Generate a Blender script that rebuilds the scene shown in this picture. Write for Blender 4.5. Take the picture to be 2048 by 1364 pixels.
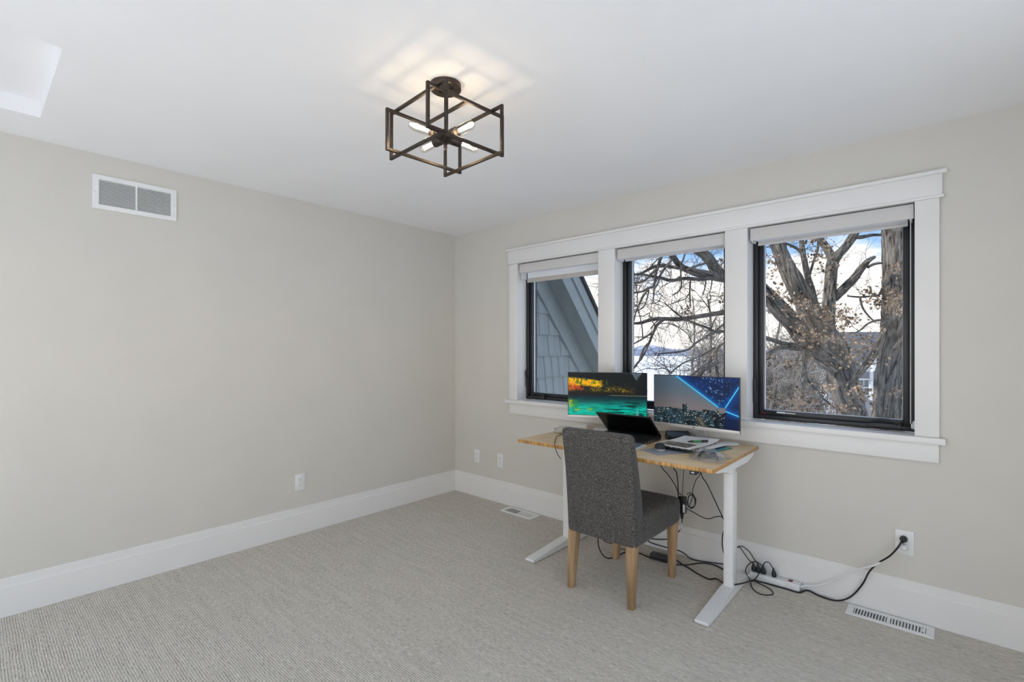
import bpy, bmesh, math, random
import numpy as np
from mathutils import Matrix, Vector
R = math.radians
for o in list(bpy.data.objects): bpy.data.objects.remove(o)
scene = bpy.context.scene
col = scene.collection
random.seed(7)

# ------------------------------------------------------------------ camera
F = 980.6; TH = math.atan(879/980.6); HY = 700.0; H = 2.44      # focal length in px (2048x1364), yaw, horizon row, ceiling
FW = Vector((-math.sin(TH), math.cos(TH), 0)); RT = Vector((math.cos(TH), math.sin(TH), 0)); UP = Vector((0, 0, 1))
CAM = Vector((3.55674, -3.14950, 1.34128))
cd = bpy.data.cameras.new('camera'); cam = bpy.data.objects.new('camera', cd); col.objects.link(cam)
cam.location = CAM; cam.rotation_euler = (R(90), 0, TH)
cd.sensor_width = 36; cd.lens = 36*F/2048; cd.shift_y = (HY-682)/2048; cd.clip_end = 2000; cd.clip_start = .05
scene.camera = cam

# ------------------------------------------------------------------ world, sun, exposure
SKY = 2.35; SUN = 6.0; EXPO = 0.27; BULB = .46
world = bpy.data.worlds.new('sky'); scene.world = world; world.use_nodes = True
nt = world.node_tree; nt.nodes.clear()
out = nt.nodes.new('ShaderNodeOutputWorld'); bg = nt.nodes.new('ShaderNodeBackground')
tc = nt.nodes.new('ShaderNodeTexCoord'); mp = nt.nodes.new('ShaderNodeMapping'); mp.inputs['Scale'].default_value = (3, 3, 7)
nz = nt.nodes.new('ShaderNodeTexNoise'); nz.inputs['Scale'].default_value = 1.7; nz.inputs['Detail'].default_value = 8; nz.inputs['Roughness'].default_value = .55
sep = nt.nodes.new('ShaderNodeSeparateXYZ'); mr = nt.nodes.new('ShaderNodeMapRange')
mr.inputs[1].default_value = .07; mr.inputs[2].default_value = .19; mr.inputs[3].default_value = .32; mr.inputs[4].default_value = -.05
add = nt.nodes.new('ShaderNodeMath'); add.operation = 'ADD'
rp = nt.nodes.new('ShaderNodeValToRGB'); rp.color_ramp.elements[0].position = .46; rp.color_ramp.elements[1].position = .60
rp.color_ramp.elements[0].color = (.27, .445, .69, 1); rp.color_ramp.elements[1].color = (1.0, .93, .825, 1)
nt.links.new(tc.outputs['Generated'], mp.inputs[0]); nt.links.new(mp.outputs[0], nz.inputs['Vector'])
nt.links.new(tc.outputs['Generated'], sep.inputs[0]); nt.links.new(sep.outputs['Z'], mr.inputs[0])
nt.links.new(nz.outputs[0], add.inputs[0]); nt.links.new(mr.outputs[0], add.inputs[1])
nt.links.new(add.outputs[0], rp.inputs[0]); nt.links.new(rp.outputs[0], bg.inputs[0])
bg.inputs[1].default_value = SKY; nt.links.new(bg.outputs[0], out.inputs[0])

sd = bpy.data.lights.new('sun', 'SUN'); sd.energy = SUN; sd.angle = R(1.0); sd.color = (1, .91, .79)
sun = bpy.data.objects.new('sun', sd); col.objects.link(sun)
sun.rotation_euler = Vector((.55, .62, -.62)).to_track_quat('-Z', 'Y').to_euler()

vs = scene.view_settings
scene.display_settings.display_device = 'sRGB'
vs.view_transform = 'Standard'; vs.look = 'None'; vs.gamma = 1; vs.use_curve_mapping = False; vs.exposure = EXPO
scene.cycles.max_bounces = 12; scene.cycles.diffuse_bounces = 8; scene.cycles.glossy_bounces = 4
scene.cycles.transparent_max_bounces = 16; scene.cycles.caustics_reflective = False; scene.cycles.caustics_refractive = False
scene.cycles.sample_clamp_indirect = 6.0

def portal(name, loc, rot, sx, sy):                              # guides sampling of the daylight that enters the openings
    d = bpy.data.lights.new(name, 'AREA'); d.shape = 'RECTANGLE'; d.size = sx; d.size_y = sy; d.cycles.is_portal = True
    o = bpy.data.objects.new(name, d); col.objects.link(o); o.location = loc; o.rotation_euler = rot
XR, YF = 4.35, -4.55                                             # the two walls behind the camera
WR = (-3.9, -1.0, .05, 2.05)                                      # unseen opening in wall_right, placed for its daylight: y0, y1, z0, z1
WF = (.2, 3.4, .05, 2.05)                                         # unseen opening in wall_front, placed for its daylight: x0, x1, z0, z1
portal('portal_side', (XR+.05, (WR[0]+WR[1])/2, (WR[2]+WR[3])/2), (0, R(90), 0), WR[3]-WR[2], WR[1]-WR[0])
portal('portal_rear', ((WF[0]+WF[1])/2, YF-.05, (WF[2]+WF[3])/2), (R(90), 0, 0), WF[1]-WF[0], WF[3]-WF[2])
portal('portal_view', (2.1, .25, 1.5), (R(-90), 0, 0), 2.7, 1.2)

# ------------------------------------------------------------------ helpers: pixels to points
def ray(x, y): return FW + RT*((x-1024)/F) + UP*((HY-y)/F)
def at(x, y, d): return CAM + ray(x, y)*d                        # d = depth along the view axis
def onp(x, y, ax, v):
    r = ray(x, y); return CAM + r*((v-CAM[ax])/r[ax])
def onX(x, y, v): return onp(x, y, 0, v)
def onY(x, y, v): return onp(x, y, 1, v)
def onZ(x, y, v): return onp(x, y, 2, v)

# ------------------------------------------------------------------ helpers: meshes
class MB:
    def __init__(s, M=None): s.v = []; s.f = []; s.uv = {}; s.M = M
    def add(s, vs, fs, uvs=None):
        b = len(s.v)
        s.v += [(s.M @ Vector(p)) if s.M else Vector(p) for p in vs]
        for i, f in enumerate(fs):
            if uvs: s.uv[len(s.f)] = uvs[i]
            s.f.append([b+k for k in f])
        return s
    def box(s, x0, x1, y0, y1, z0, z1, bev=0, seg=2):
        if x1 < x0: x0, x1 = x1, x0
        if y1 < y0: y0, y1 = y1, y0
        if z1 < z0: z0, z1 = z1, z0
        if bev <= 0:
            return s.add([(x0,y0,z0),(x1,y0,z0),(x1,y1,z0),(x0,y1,z0),(x0,y0,z1),(x1,y0,z1),(x1,y1,z1),(x0,y1,z1)],
                         [(3,2,1,0),(4,5,6,7),(0,1,5,4),(1,2,6,5),(2,3,7,6),(3,0,4,7)])
        bm = bmesh.new(); bmesh.ops.create_cube(bm, size=1)
        for v in bm.verts: v.co = Vector(((x0+x1)/2+v.co.x*(x1-x0), (y0+y1)/2+v.co.y*(y1-y0), (z0+z1)/2+v.co.z*(z1-z0)))
        bmesh.ops.bevel(bm, geom=list(bm.edges), offset=bev, segments=seg, profile=.5, affect='EDGES')
        bm.verts.index_update()
        s.add([v.co.copy() for v in bm.verts], [[v.index for v in f.verts] for f in bm.faces]); bm.free()
        return s
    def hexa(s, lo, hi):                                         # two quads of 4 points -> solid
        return s.add(list(lo)+list(hi), [(3,2,1,0),(4,5,6,7),(0,1,5,4),(1,2,6,5),(2,3,7,6),(3,0,4,7)])
    def prism(s, poly, ax, a0, a1):                              # polygon in the other two axes, extruded along ax
        def P(p, a):
            q = list(p); q.insert(ax, a); return q
        n = len(poly); vs = [P(p, a0) for p in poly]+[P(p, a1) for p in poly]
        return s.add(vs, [list(range(n))[::-1], list(range(n, 2*n))]+[(i, (i+1) % n, n+(i+1) % n, n+i) for i in range(n)])
    def tube(s, pts, rad, n=8, cap=True, smooth=0, wob=0, rng=None):
        pts = [Vector(p) for p in pts]
        if not hasattr(rad, '__len__'): rad = [rad]*len(pts)
        if smooth: pts, rad = catmull(pts, list(rad), smooth)
        N = len(pts); vs = []; fs = []; uvs = []
        t = (pts[1]-pts[0]).normalized(); a = Vector((0,0,1)) if abs(t.z) < .9 else Vector((1,0,0))
        u = t.cross(a).normalized(); L = 0
        for i in range(N):
            t2 = (pts[min(i+1,N-1)]-pts[max(i-1,0)])
            if t2.length < 1e-9: t2 = t.copy()
            t2.normalize(); u = (u-t2*u.dot(t2))
            if u.length < 1e-6: u = t2.orthogonal()
            u.normalize(); w = t2.cross(u); t = t2
            for k in range(n):
                an = 2*math.pi*k/n; r = rad[i]
                if wob: r *= 1+wob*(rng or random).uniform(-1, 1)
                vs.append(pts[i]+(u*math.cos(an)+w*math.sin(an))*r)
        Ls = [0]
        for i in range(1, N): Ls.append(Ls[-1]+(pts[i]-pts[i-1]).length)
        for i in range(N-1):
            for k in range(n):
                k2 = (k+1) % n; fs.append((i*n+k, i*n+k2, (i+1)*n+k2, (i+1)*n+k))
                c = 2*math.pi*max(rad[i], rad[i+1]); uvs.append([(c*k/n, Ls[i]), (c*(k+1)/n, Ls[i]), (c*(k+1)/n, Ls[i+1]), (c*k/n, Ls[i+1])])
        if cap:
            fs += [list(range(n))[::-1], list(range((N-1)*n, N*n))]; uvs += [[(0,0)]*n, [(0,0)]*n]
        return s.add(vs, fs, uvs)
    def lathe(s, prof, c, ax=2, n=24, dirv=None):                # profile (r, h) turned about an axis through c
        d = Vector(dirv).normalized() if dirv else Vector([1 if i == ax else 0 for i in range(3)])
        u = d.orthogonal().normalized(); w = d.cross(u); c = Vector(c); m = len(prof)
        vs = [c+d*h+(u*math.cos(2*math.pi*k/n)+w*math.sin(2*math.pi*k/n))*r for r, h in prof for k in range(n)]
        fs = [(i*n+k, i*n+(k+1) % n, (i+1)*n+(k+1) % n, (i+1)*n+k) for i in range(m-1) for k in range(n)]
        fs += [list(range(n))[::-1], list(range((m-1)*n, m*n))]
        return s.add(vs, fs)
    def grid(s, fn, nu, nv, flip=False):
        vs = [fn(i/nu, j/nv) for j in range(nv+1) for i in range(nu+1)]; w = nu+1
        fs = [(j*w+i, j*w+i+1, (j+1)*w+i+1, (j+1)*w+i) for j in range(nv) for i in range(nu)]
        return s.add(vs, [f[::-1] for f in fs] if flip else fs)
def catmull(pts, rad, sub):
    P = []; Q = []; n = len(pts)
    for i in range(n-1):
        p0, p1, p2, p3 = pts[max(i-1,0)], pts[i], pts[i+1], pts[min(i+2,n-1)]
        for k in range(sub):
            t = k/sub
            P.append(.5*((2*p1)+(p2-p0)*t+(2*p0-5*p1+4*p2-p3)*t*t+(3*p1-p0-3*p2+p3)*t*t*t)); Q.append(rad[i]*(1-t)+rad[i+1]*t)
    P.append(pts[-1]); Q.append(rad[-1]); return P, Q

OFF = {}
def obj(name, mb, m, parent=None, label=None, smooth=35, loc=None, stuff=False):
    off = OFF[parent] if parent else (Vector(loc) if loc is not None else Vector((0,0,0)))
    me = bpy.data.meshes.new(name); me.from_pydata([tuple(v-off) for v in mb.v], [], mb.f)
    if mb.uv:
        l = me.uv_layers.new(name='UVMap'); i = 0; flat = []
        for k, f in enumerate(mb.f): flat += [c for uv in (mb.uv.get(k) or [(0,0)]*len(f)) for c in uv]
        l.data.foreach_set('uv', flat)
    bm = bmesh.new(); bm.from_mesh(me); bmesh.ops.recalc_face_normals(bm, faces=bm.faces); bm.to_mesh(me); bm.free()
    me.materials.append(m)
    if smooth:
        me.polygons.foreach_set('use_smooth', [True]*len(me.polygons)); me.set_sharp_from_angle(angle=R(smooth))
    o = bpy.data.objects.new(name, me); col.objects.link(o); OFF[o] = off
    if parent: o.parent = parent
    else: o.location = off
    if label: o['label'] = label
    if stuff: o['kind'] = 'stuff'
    return o
def thing(name, label, cat, loc, group=None, kind=None):
    o = bpy.data.objects.new(name, None); col.objects.link(o); o.location = loc; o.empty_display_size = .1; OFF[o] = Vector(loc)
    if kind: o['kind'] = kind
    if label: o['label'] = label
    if cat: o['category'] = cat
    if group: o['group'] = group
    return o
def tag(o, label, cat, group=None):
    o['label'] = label; o['category'] = cat
    if group: o['group'] = group
    return o
def struct(name, mb, m, label=None, smooth=0):
    o = obj(name, mb, m, smooth=smooth); o['kind'] = 'structure'
    if label: o['label'] = label
    return o
def inst(src, name, parent, loc):                                # a copy that shares its mesh, placed relative to its parent
    c = src.copy(); c.name = name; c.parent = parent; c.location = loc; col.objects.link(c); return c

# ------------------------------------------------------------------ materials
def S(r, g, b): return tuple((c/255/12.92 if c <= 10 else ((c/255+.055)/1.055)**2.4) for c in (r, g, b))
def mat(name, c, rough=.5, metal=0, var=.06, scale=30, bump=0, bscale=200, spec=.5, emit=None, stretch=None, coat=0, c2=None, uv=False, detail=3, ramp=(.35, .65)):
    m = bpy.data.materials.new(name); m.use_nodes = True; t = m.node_tree; b = t.nodes['Principled BSDF']
    b.inputs['Roughness'].default_value = rough; b.inputs['Metallic'].default_value = metal
    b.inputs['Specular IOR Level'].default_value = spec; b.inputs['Coat Weight'].default_value = coat
    x = t.nodes.new('ShaderNodeTexCoord'); src = x.outputs['UV' if uv else 'Object']
    if stretch:
        q = t.nodes.new('ShaderNodeMapping'); q.inputs['Scale'].default_value = stretch; t.links.new(src, q.inputs[0]); src = q.outputs[0]
    n = t.nodes.new('ShaderNodeTexNoise'); n.inputs['Scale'].default_value = scale; n.inputs['Detail'].default_value = detail
    r = t.nodes.new('ShaderNodeValToRGB'); r.color_ramp.elements[0].position, r.color_ramp.elements[1].position = ramp
    r.color_ramp.elements[0].color = tuple(k*(1-var) for k in c)+(1,)
    r.color_ramp.elements[1].color = (tuple(c2) if c2 else tuple(min(1, k*(1+var)) for k in c))+(1,)
    t.links.new(src, n.inputs['Vector']); t.links.new(n.outputs[0], r.inputs[0]); t.links.new(r.outputs[0], b.inputs['Base Color'])
    if bump:
        n2 = t.nodes.new('ShaderNodeTexNoise'); n2.inputs['Scale'].default_value = bscale; n2.inputs['Detail'].default_value = 4
        bp = t.nodes.new('ShaderNodeBump'); bp.inputs['Strength'].default_value = bump; bp.inputs['Distance'].default_value = .01
        t.links.new(src, n2.inputs['Vector']); t.links.new(n2.outputs[0], bp.inputs['Height']); t.links.new(bp.outputs[0], b.inputs['Normal'])
    if emit:
        b.inputs['Emission Color'].default_value = tuple(emit[:3])+(1,); b.inputs['Emission Strength'].default_value = emit[3]
    return m
def glassmat(name, tint, gloss, rough=0.0):
    m = bpy.data.materials.new(name); m.use_nodes = True; t = m.node_tree; t.nodes.clear()
    o = t.nodes.new('ShaderNodeOutputMaterial'); mx = t.nodes.new('ShaderNodeMixShader'); a = t.nodes.new('ShaderNodeBsdfTransparent'); g = t.nodes.new('ShaderNodeBsdfGlossy')
    a.inputs[0].default_value = tuple(tint)+(1,); g.inputs['Roughness'].default_value = rough; mx.inputs[0].default_value = gloss
    t.links.new(a.outputs[0], mx.inputs[1]); t.links.new(g.outputs[0], mx.inputs[2]); t.links.new(mx.outputs[0], o.inputs[0]); return m
M = {}
M['wall'] = mat('wall_paint', (.635, .61, .56), .75, var=.012, scale=3, bump=.03, bscale=350, spec=.25)
M['ceil'] = mat('ceiling_paint', (.87, .865, .875), .85, var=.01, scale=3, bump=.03, bscale=300, spec=.2)
M['trim'] = mat('trim_paint', (.78, .765, .75), .38, var=.01, scale=6)
M['black'] = mat('black_vinyl', (.016, .017, .02), .38, var=.15, scale=40)
M['blackp'] = mat('black_plastic', (.018, .018, .019), .45, var=.2, scale=60)
M['cable'] = mat('black_rubber', (.008, .008, .008), .5, var=.2, scale=80)
M['white_plastic'] = mat('white_plastic', (.76, .76, .75), .35, var=.02, scale=20)
M['white_metal'] = mat('white_powder_coat', (.80, .80, .79), .32, var=.02, scale=30)
M['shade_face'] = mat('shade_fabric', (.62, .60, .585), .85, var=.04, scale=220, bump=.06, bscale=600)
M['shade_roll'] = mat('shade_fabric_white', (.78, .80, .83), .8, var=.03, scale=200)
M['hem'] = mat('shade_hem', (.50, .46, .42), .8, var=.04, scale=200)
M['bronze'] = mat('dark_bronze', (.075, .06, .05), .38, metal=.85, var=.15, scale=50)
M['glass'] = glassmat('window_glass', (.70, .71, .73), .008)  # tint dims the outdoor view to the level of the room
M['clear'] = glassmat('clear_glass', (.96, .97, .97), .05)
M['bulb_glass'] = glassmat('bulb_glass', (.92, .90, .86), .14)
M['bag'] = glassmat('plastic_film', (.97, .97, .98), .26, .10)
M['spacer'] = mat('metal_spacer', (.62, .63, .68), .35, metal=.3, var=.03)
M['oak'] = mat('oak_legs', (.33, .205, .105), .45, var=.28, scale=9, stretch=(3, 3, .35), c2=(.44, .29, .155), detail=5)
M['silver'] = mat('silver_plastic', (.60, .57, .55), .35, metal=.3, var=.02)
M['chrome'] = mat('chrome', (.75, .76, .78), .15, metal=1, var=.02)
M['dark_void'] = mat('duct_shade_tone', (.16, .16, .16), .8, var=.1)  # dark tone standing in for the shade inside the vents
M['slot'] = mat('outlet_slot', (.03, .03, .03), .6, var=.1)
M['red'] = mat('red_switch', (.20, .01, .01), .3, var=.1)
M['paper'] = mat('paper', (.74, .74, .73), .7, var=.04, scale=40)
M['cream'] = mat('cream_paper', (.58, .53, .46), .7, var=.1, scale=12)
M['teal'] = mat('teal_card', (.05, .25, .25), .5, var=.2, scale=30)
M['navy'] = mat('navy_card', (.03, .035, .08), .5, var=.2, scale=30)
M['mag'] = mat('magazine_print', (.05, .045, .04), .35, var=.5, scale=45, c2=(.42, .36, .31), ramp=(.42, .62))
M['green'] = mat('green_plastic', (.03, .22, .07), .35, var=.1)
M['grey_sheet'] = mat('grey_plastic_sheet', (.30, .32, .36), .4, var=.04)
M['keys'] = mat('keyboard_keys', (.14, .16, .22), .5, var=.1)
M['light_grey'] = mat('light_grey_plastic', (.62, .64, .68), .4, var=.03)
M['screen_off'] = mat('laptop_screen', (.004, .004, .005), .22, var=.1)
M['label'] = mat('label_print', (.66, .66, .65), .5, var=.3, scale=400, ramp=(.45, .5))

def carpet():
    m = bpy.data.materials.new('carpet'); m.use_nodes = True; t = m.node_tree; b = t.nodes['Principled BSDF']
    b.inputs['Roughness'].default_value = .95; b.inputs['Specular IOR Level'].default_value = .1
    L = t.links.new; N = t.nodes.new
    x = N('ShaderNodeTexCoord'); sp = N('ShaderNodeSeparateXYZ'); L(x.outputs['Object'], sp.inputs[0])
    n0 = N('ShaderNodeTexNoise'); n0.inputs['Scale'].default_value = 6; n0.inputs['Detail'].default_value = 3; L(x.outputs['Object'], n0.inputs['Vector'])
    ml = N('ShaderNodeMath'); ml.operation = 'MULTIPLY_ADD'; L(n0.outputs[0], ml.inputs[0]); ml.inputs[1].default_value = .012; L(sp.outputs['Y'], ml.inputs[2])
    fr = N('ShaderNodeMath'); fr.operation = 'MULTIPLY'; L(ml.outputs[0], fr.inputs[0]); fr.inputs[1].default_value = 2*math.pi/.0095
    sn = N('ShaderNodeMath'); sn.operation = 'SINE'; L(fr.outputs[0], sn.inputs[0])
    mp = N('ShaderNodeMapping'); mp.inputs['Scale'].default_value = (34, 300, 60); L(x.outputs['Object'], mp.inputs[0])
    n1 = N('ShaderNodeTexNoise'); n1.inputs['Scale'].default_value = 1; n1.inputs['Detail'].default_value = 4; n1.inputs['Roughness'].default_value = .7; L(mp.outputs[0], n1.inputs['Vector'])
    mq = N('ShaderNodeMapping'); mq.inputs['Scale'].default_value = (4, 45, 4); L(x.outputs['Object'], mq.inputs[0])
    n2 = N('ShaderNodeTexNoise'); n2.inputs['Scale'].default_value = 1; n2.inputs['Detail'].default_value = 3; L(mq.outputs[0], n2.inputs['Vector'])
    a1 = N('ShaderNodeMath'); a1.operation = 'MULTIPLY_ADD'; L(sn.outputs[0], a1.inputs[0]); a1.inputs[1].default_value = .10; L(n1.outputs[0], a1.inputs[2])
    a2 = N('ShaderNodeMath'); a2.operation = 'MULTIPLY_ADD'; L(n2.outputs[0], a2.inputs[0]); a2.inputs[1].default_value = .20; L(a1.outputs[0], a2.inputs[2])
    r = N('ShaderNodeValToRGB'); e = r.color_ramp.elements; e[0].position = .38; e[1].position = .84
    e[0].color = (.27, .25, .215, 1); e[1].color = (.84, .79, .71, 1); k = e.new(.595); k.color = (.59, .55, .485, 1)
    L(a2.outputs[0], r.inputs[0]); L(r.outputs[0], b.inputs['Base Color'])
    bp = N('ShaderNodeBump'); bp.inputs['Strength'].default_value = .55; bp.inputs['Distance'].default_value = .004; L(a1.outputs[0], bp.inputs['Height']); L(bp.outputs[0], b.inputs['Normal'])
    return m
M['carpet'] = carpet()
def bamboo():
    m = bpy.data.materials.new('bamboo'); m.use_nodes = True; t = m.node_tree; b = t.nodes['Principled BSDF']; L = t.links.new; N = t.nodes.new
    b.inputs['Roughness'].default_value = .33
    x = N('ShaderNodeTexCoord'); g = N('ShaderNodeNewGeometry'); sp = N('ShaderNodeSeparateXYZ'); L(g.outputs['Normal'], sp.inputs[0])
    up = N('ShaderNodeMath'); up.operation = 'GREATER_THAN'; L(sp.outputs['Z'], up.inputs[0]); up.inputs[1].default_value = .6
    mp = N('ShaderNodeMapping'); mp.inputs['Scale'].default_value = (1.2, 22, 1); L(x.outputs['Object'], mp.inputs[0])
    n = N('ShaderNodeTexNoise'); n.inputs['Scale'].default_value = 3; n.inputs['Detail'].default_value = 4; L(mp.outputs[0], n.inputs['Vector'])
    r = N('ShaderNodeValToRGB'); r.color_ramp.elements[0].position = .3; r.color_ramp.elements[1].position = .7; r.color_ramp.elements[0].color = (.55, .39, .21, 1); r.color_ramp.elements[1].color = (.70, .54, .32, 1); L(n.outputs[0], r.inputs[0])  # paler top: window glare put into the bamboo colour
    mp2 = N('ShaderNodeMapping'); mp2.inputs['Scale'].default_value = (90, 90, 3); L(x.outputs['Object'], mp2.inputs[0])
    n2 = N('ShaderNodeTexNoise'); n2.inputs['Scale'].default_value = 1; n2.inputs['Detail'].default_value = 2; L(mp2.outputs[0], n2.inputs['Vector'])
    r2 = N('ShaderNodeValToRGB'); r2.color_ramp.elements[0].position = .35; r2.color_ramp.elements[1].position = .65; r2.color_ramp.elements[0].color = (.30, .13, .03, 1); r2.color_ramp.elements[1].color = (.58, .33, .10, 1); L(n2.outputs[0], r2.inputs[0])
    mx = N('ShaderNodeMix'); mx.data_type = 'RGBA'; L(up.outputs[0], mx.inputs[0]); L(r2.outputs[0], mx.inputs[6]); L(r.outputs[0], mx.inputs[7]); L(mx.outputs[2], b.inputs['Base Color'])
    return m
M['bamboo'] = bamboo()
def tweed():
    m = bpy.data.materials.new('grey_tweed'); m.use_nodes = True; t = m.node_tree; b = t.nodes['Principled BSDF']; L = t.links.new; N = t.nodes.new
    b.inputs['Roughness'].default_value = .95; b.inputs['Specular IOR Level'].default_value = .15; b.inputs['Sheen Weight'].default_value = .12
    x = N('ShaderNodeTexCoord'); outs = []
    for sc in ((520, 520, 130), (130, 130, 560)):
        mp = N('ShaderNodeMapping'); mp.inputs['Scale'].default_value = sc; L(x.outputs['Object'], mp.inputs[0])
        n = N('ShaderNodeTexNoise'); n.inputs['Scale'].default_value = 1; n.inputs['Detail'].default_value = 2; L(mp.outputs[0], n.inputs['Vector']); outs.append(n)
    a = N('ShaderNodeMath'); a.operation = 'ADD'; L(outs[0].outputs[0], a.inputs[0]); L(outs[1].outputs[0], a.inputs[1])
    r = N('ShaderNodeValToRGB'); e = r.color_ramp.elements; e[0].position = .0; e[1].position = 1
    a2 = N('ShaderNodeMapRange'); a2.inputs[1].default_value = .72; a2.inputs[2].default_value = 1.32; L(a.outputs[0], a2.inputs[0])
    e[0].color = (.022, .021, .020, 1); e[1].color = (.25, .235, .215, 1); k = e.new(.5); k.color = (.076, .070, .066, 1)
    L(a2.outputs[0], r.inputs[0]); L(r.outputs[0], b.inputs['Base Color'])
    bp = N('ShaderNodeBump'); bp.inputs['Strength'].default_value = .35; bp.inputs['Distance'].default_value = .002; L(a.outputs[0], bp.inputs['Height']); L(bp.outputs[0], b.inputs['Normal'])
    return m
M['tweed'] = tweed()
def barkmat(name, c0, c1, us, vs_, bump):
    m = bpy.data.materials.new(name); m.use_nodes = True; t = m.node_tree; b = t.nodes['Principled BSDF']; L = t.links.new; N = t.nodes.new
    b.inputs['Roughness'].default_value = .95; b.inputs['Specular IOR Level'].default_value = .1
    x = N('ShaderNodeTexCoord'); mp = N('ShaderNodeMapping'); mp.inputs['Scale'].default_value = (us, vs_, 1); L(x.outputs['UV'], mp.inputs[0])
    n = N('ShaderNodeTexNoise'); n.inputs['Scale'].default_value = 1; n.inputs['Detail'].default_value = 6; n.inputs['Roughness'].default_value = .65; n.inputs['Distortion'].default_value = .4; L(mp.outputs[0], n.inputs['Vector'])
    r = N('ShaderNodeValToRGB'); r.color_ramp.elements[0].position = .36; r.color_ramp.elements[1].position = .64; r.color_ramp.elements[0].color = c0+(1,); r.color_ramp.elements[1].color = c1+(1,)
    L(n.outputs[0], r.inputs[0]); L(r.outputs[0], b.inputs['Base Color'])
    bp = N('ShaderNodeBump'); bp.inputs['Strength'].default_value = bump; bp.inputs['Distance'].default_value = .05; L(n.outputs[0], bp.inputs['Height']); L(bp.outputs[0], b.inputs['Normal'])
    return m
M['bark'] = barkmat('oak_bark', (.022, .019, .016), (.29, .26, .225), 20, 3.0, 1.0)
M['bark2'] = barkmat('branch_bark', (.035, .031, .027), (.26, .235, .208), 28, 6, .9)
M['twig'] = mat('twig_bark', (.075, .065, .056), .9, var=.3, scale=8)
M['hazed_far_bark'] = mat('hazed_far_bark', (.24, .215, .19), .9, var=.3, scale=3)  # greyed and lightened: distance haze put into the bark colour
M['leaf'] = mat('dry_oak_leaf', (.13, .075, .042), .8, var=.5, scale=5, c2=(.50, .36, .24), ramp=(.38, .62))
M['snow'] = mat('snow', (.87, .87, .87), .8, var=.03, scale=.3)
M['far_trees'] = mat('far_shore_trees', (.33, .37, .48), .9, var=.15, scale=.15)  # blue of the distance haze put into the tree colour
M['shingle'] = mat('grey_shingle', (.33, .355, .345), .85, var=.08, scale=18, stretch=(1, 1, .15), bump=.2, bscale=120)
M['wing_trim'] = mat('grey_trim_paint', (.30, .325, .32), .7, var=.05, scale=10, bump=.05, bscale=120)
M['roofing'] = mat('dark_roofing', (.03, .03, .032), .8, var=.3, scale=30)
M['h_roof'] = mat('asphalt_roof', (.11, .11, .12), .85, var=.3, scale=10)
M['h_side'] = mat('grey_siding', (.25, .255, .28), .8, var=.06, scale=10)
M['h_white'] = mat('white_house_trim', (.75, .77, .79), .6, var=.03, scale=10)
M['h_glass'] = mat('house_window_glass', (.10, .13, .15), .15, var=.2)

# ------------------------------------------------------------------ room shell
ZB, ZT = .917, 2.075                                             # window opening heights
OPEN = [(.808, 1.607), (1.745, 2.515), (2.645, 3.421)]           # the three openings
WT = .24                                                         # window wall thickness
struct('floor', MB().box(-.1, XR+.1, YF-.1, .0, -.12, 0), M['carpet'], 'greige ribbed carpet floor')
# ceiling with the recess near the left wall
RX0, RX1, RY0, RY1, RD = .349, 1.146, -4.1, -2.912, .076
b = MB(); e = .1
for x0, x1, y0, y1 in ((-e, RX0, YF-e, WT), (RX1, XR+e, YF-e, WT), (RX0, RX1, RY1, WT), (RX0, RX1, YF-e, RY0)):
    b.box(x0, x1, y0, y1, H, H+.25)
b.box(RX0, RX1, RY0, RY1, H+RD, H+.25)
struct('ceiling', b, M['ceil'], 'white painted ceiling with a shallow rectangular recess')
struct('wall_left', MB().box(-.12, 0, YF-.1, WT, 0, H), M['wall'], 'plain warm grey painted wall with air grille')
b = MB().box(0, OPEN[0][0]-.02, 0, WT, 0, H).box(OPEN[2][1]+.02, XR+.1, 0, WT, 0, H)
b.box(OPEN[0][0]-.02, OPEN[2][1]+.02, 0, WT, 0, ZB-.02).box(OPEN[0][0]-.02, OPEN[2][1]+.02, 0, WT, ZT+.02, H)
for i in (0, 1): b.box(OPEN[i][1]+.02, OPEN[i+1][0]-.02, 0, WT, ZB-.02, ZT+.02)
struct('wall_back', b, M['wall'], 'warm grey painted wall with three windows')
b = MB().box(XR, XR+.12, YF-.1, WR[0], 0, H).box(XR, XR+.12, WR[1], 0, 0, H).box(XR, XR+.12, WR[0], WR[1], 0, WR[2]).box(XR, XR+.12, WR[0], WR[1], WR[3], H)
struct('wall_right', b, M['wall'])
b = MB().box(0, WF[0], YF-.12, YF, 0, H).box(WF[1], XR, YF-.12, YF, 0, H).box(WF[0], WF[1], YF-.12, YF, 0, WF[2]).box(WF[0], WF[1], YF-.12, YF, WF[3], H)
struct('wall_front', b, M['wall'])
def plain_window(name, x0, x1, y0, y1, z0, z1, ax):
    t = thing(name, None, None, ((x0+x1)/2, (y0+y1)/2, z0), kind='structure'); w = .05
    f = MB(); n = 2
    def bar(a0, a1, zz0, zz1):
        if ax == 0: f.box(x0, x1, a0, a1, zz0, zz1)
        else: f.box(a0, a1, y0, y1, zz0, zz1)
    A0, A1 = (y0, y1) if ax == 0 else (x0, x1)
    bar(A0, A1, z0, z0+w); bar(A0, A1, z1-w, z1); bar(A0, A0+w, z0, z1); bar(A1-w, A1, z0, z1); bar((A0+A1)/2-w/2, (A0+A1)/2+w/2, z0, z1)
    obj('window_frame', f, M['trim'], t)
plain_window('window_4', XR+.03, XR+.09, WR[0], WR[1], WR[2], WR[3], 0)  # out of view; extent chosen for the daylight it lets in
plain_window('window_5', WF[0], WF[1], YF-.09, YF-.03, WF[2], WF[3], 1)  # out of view; widened and lowered to light the room

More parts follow.
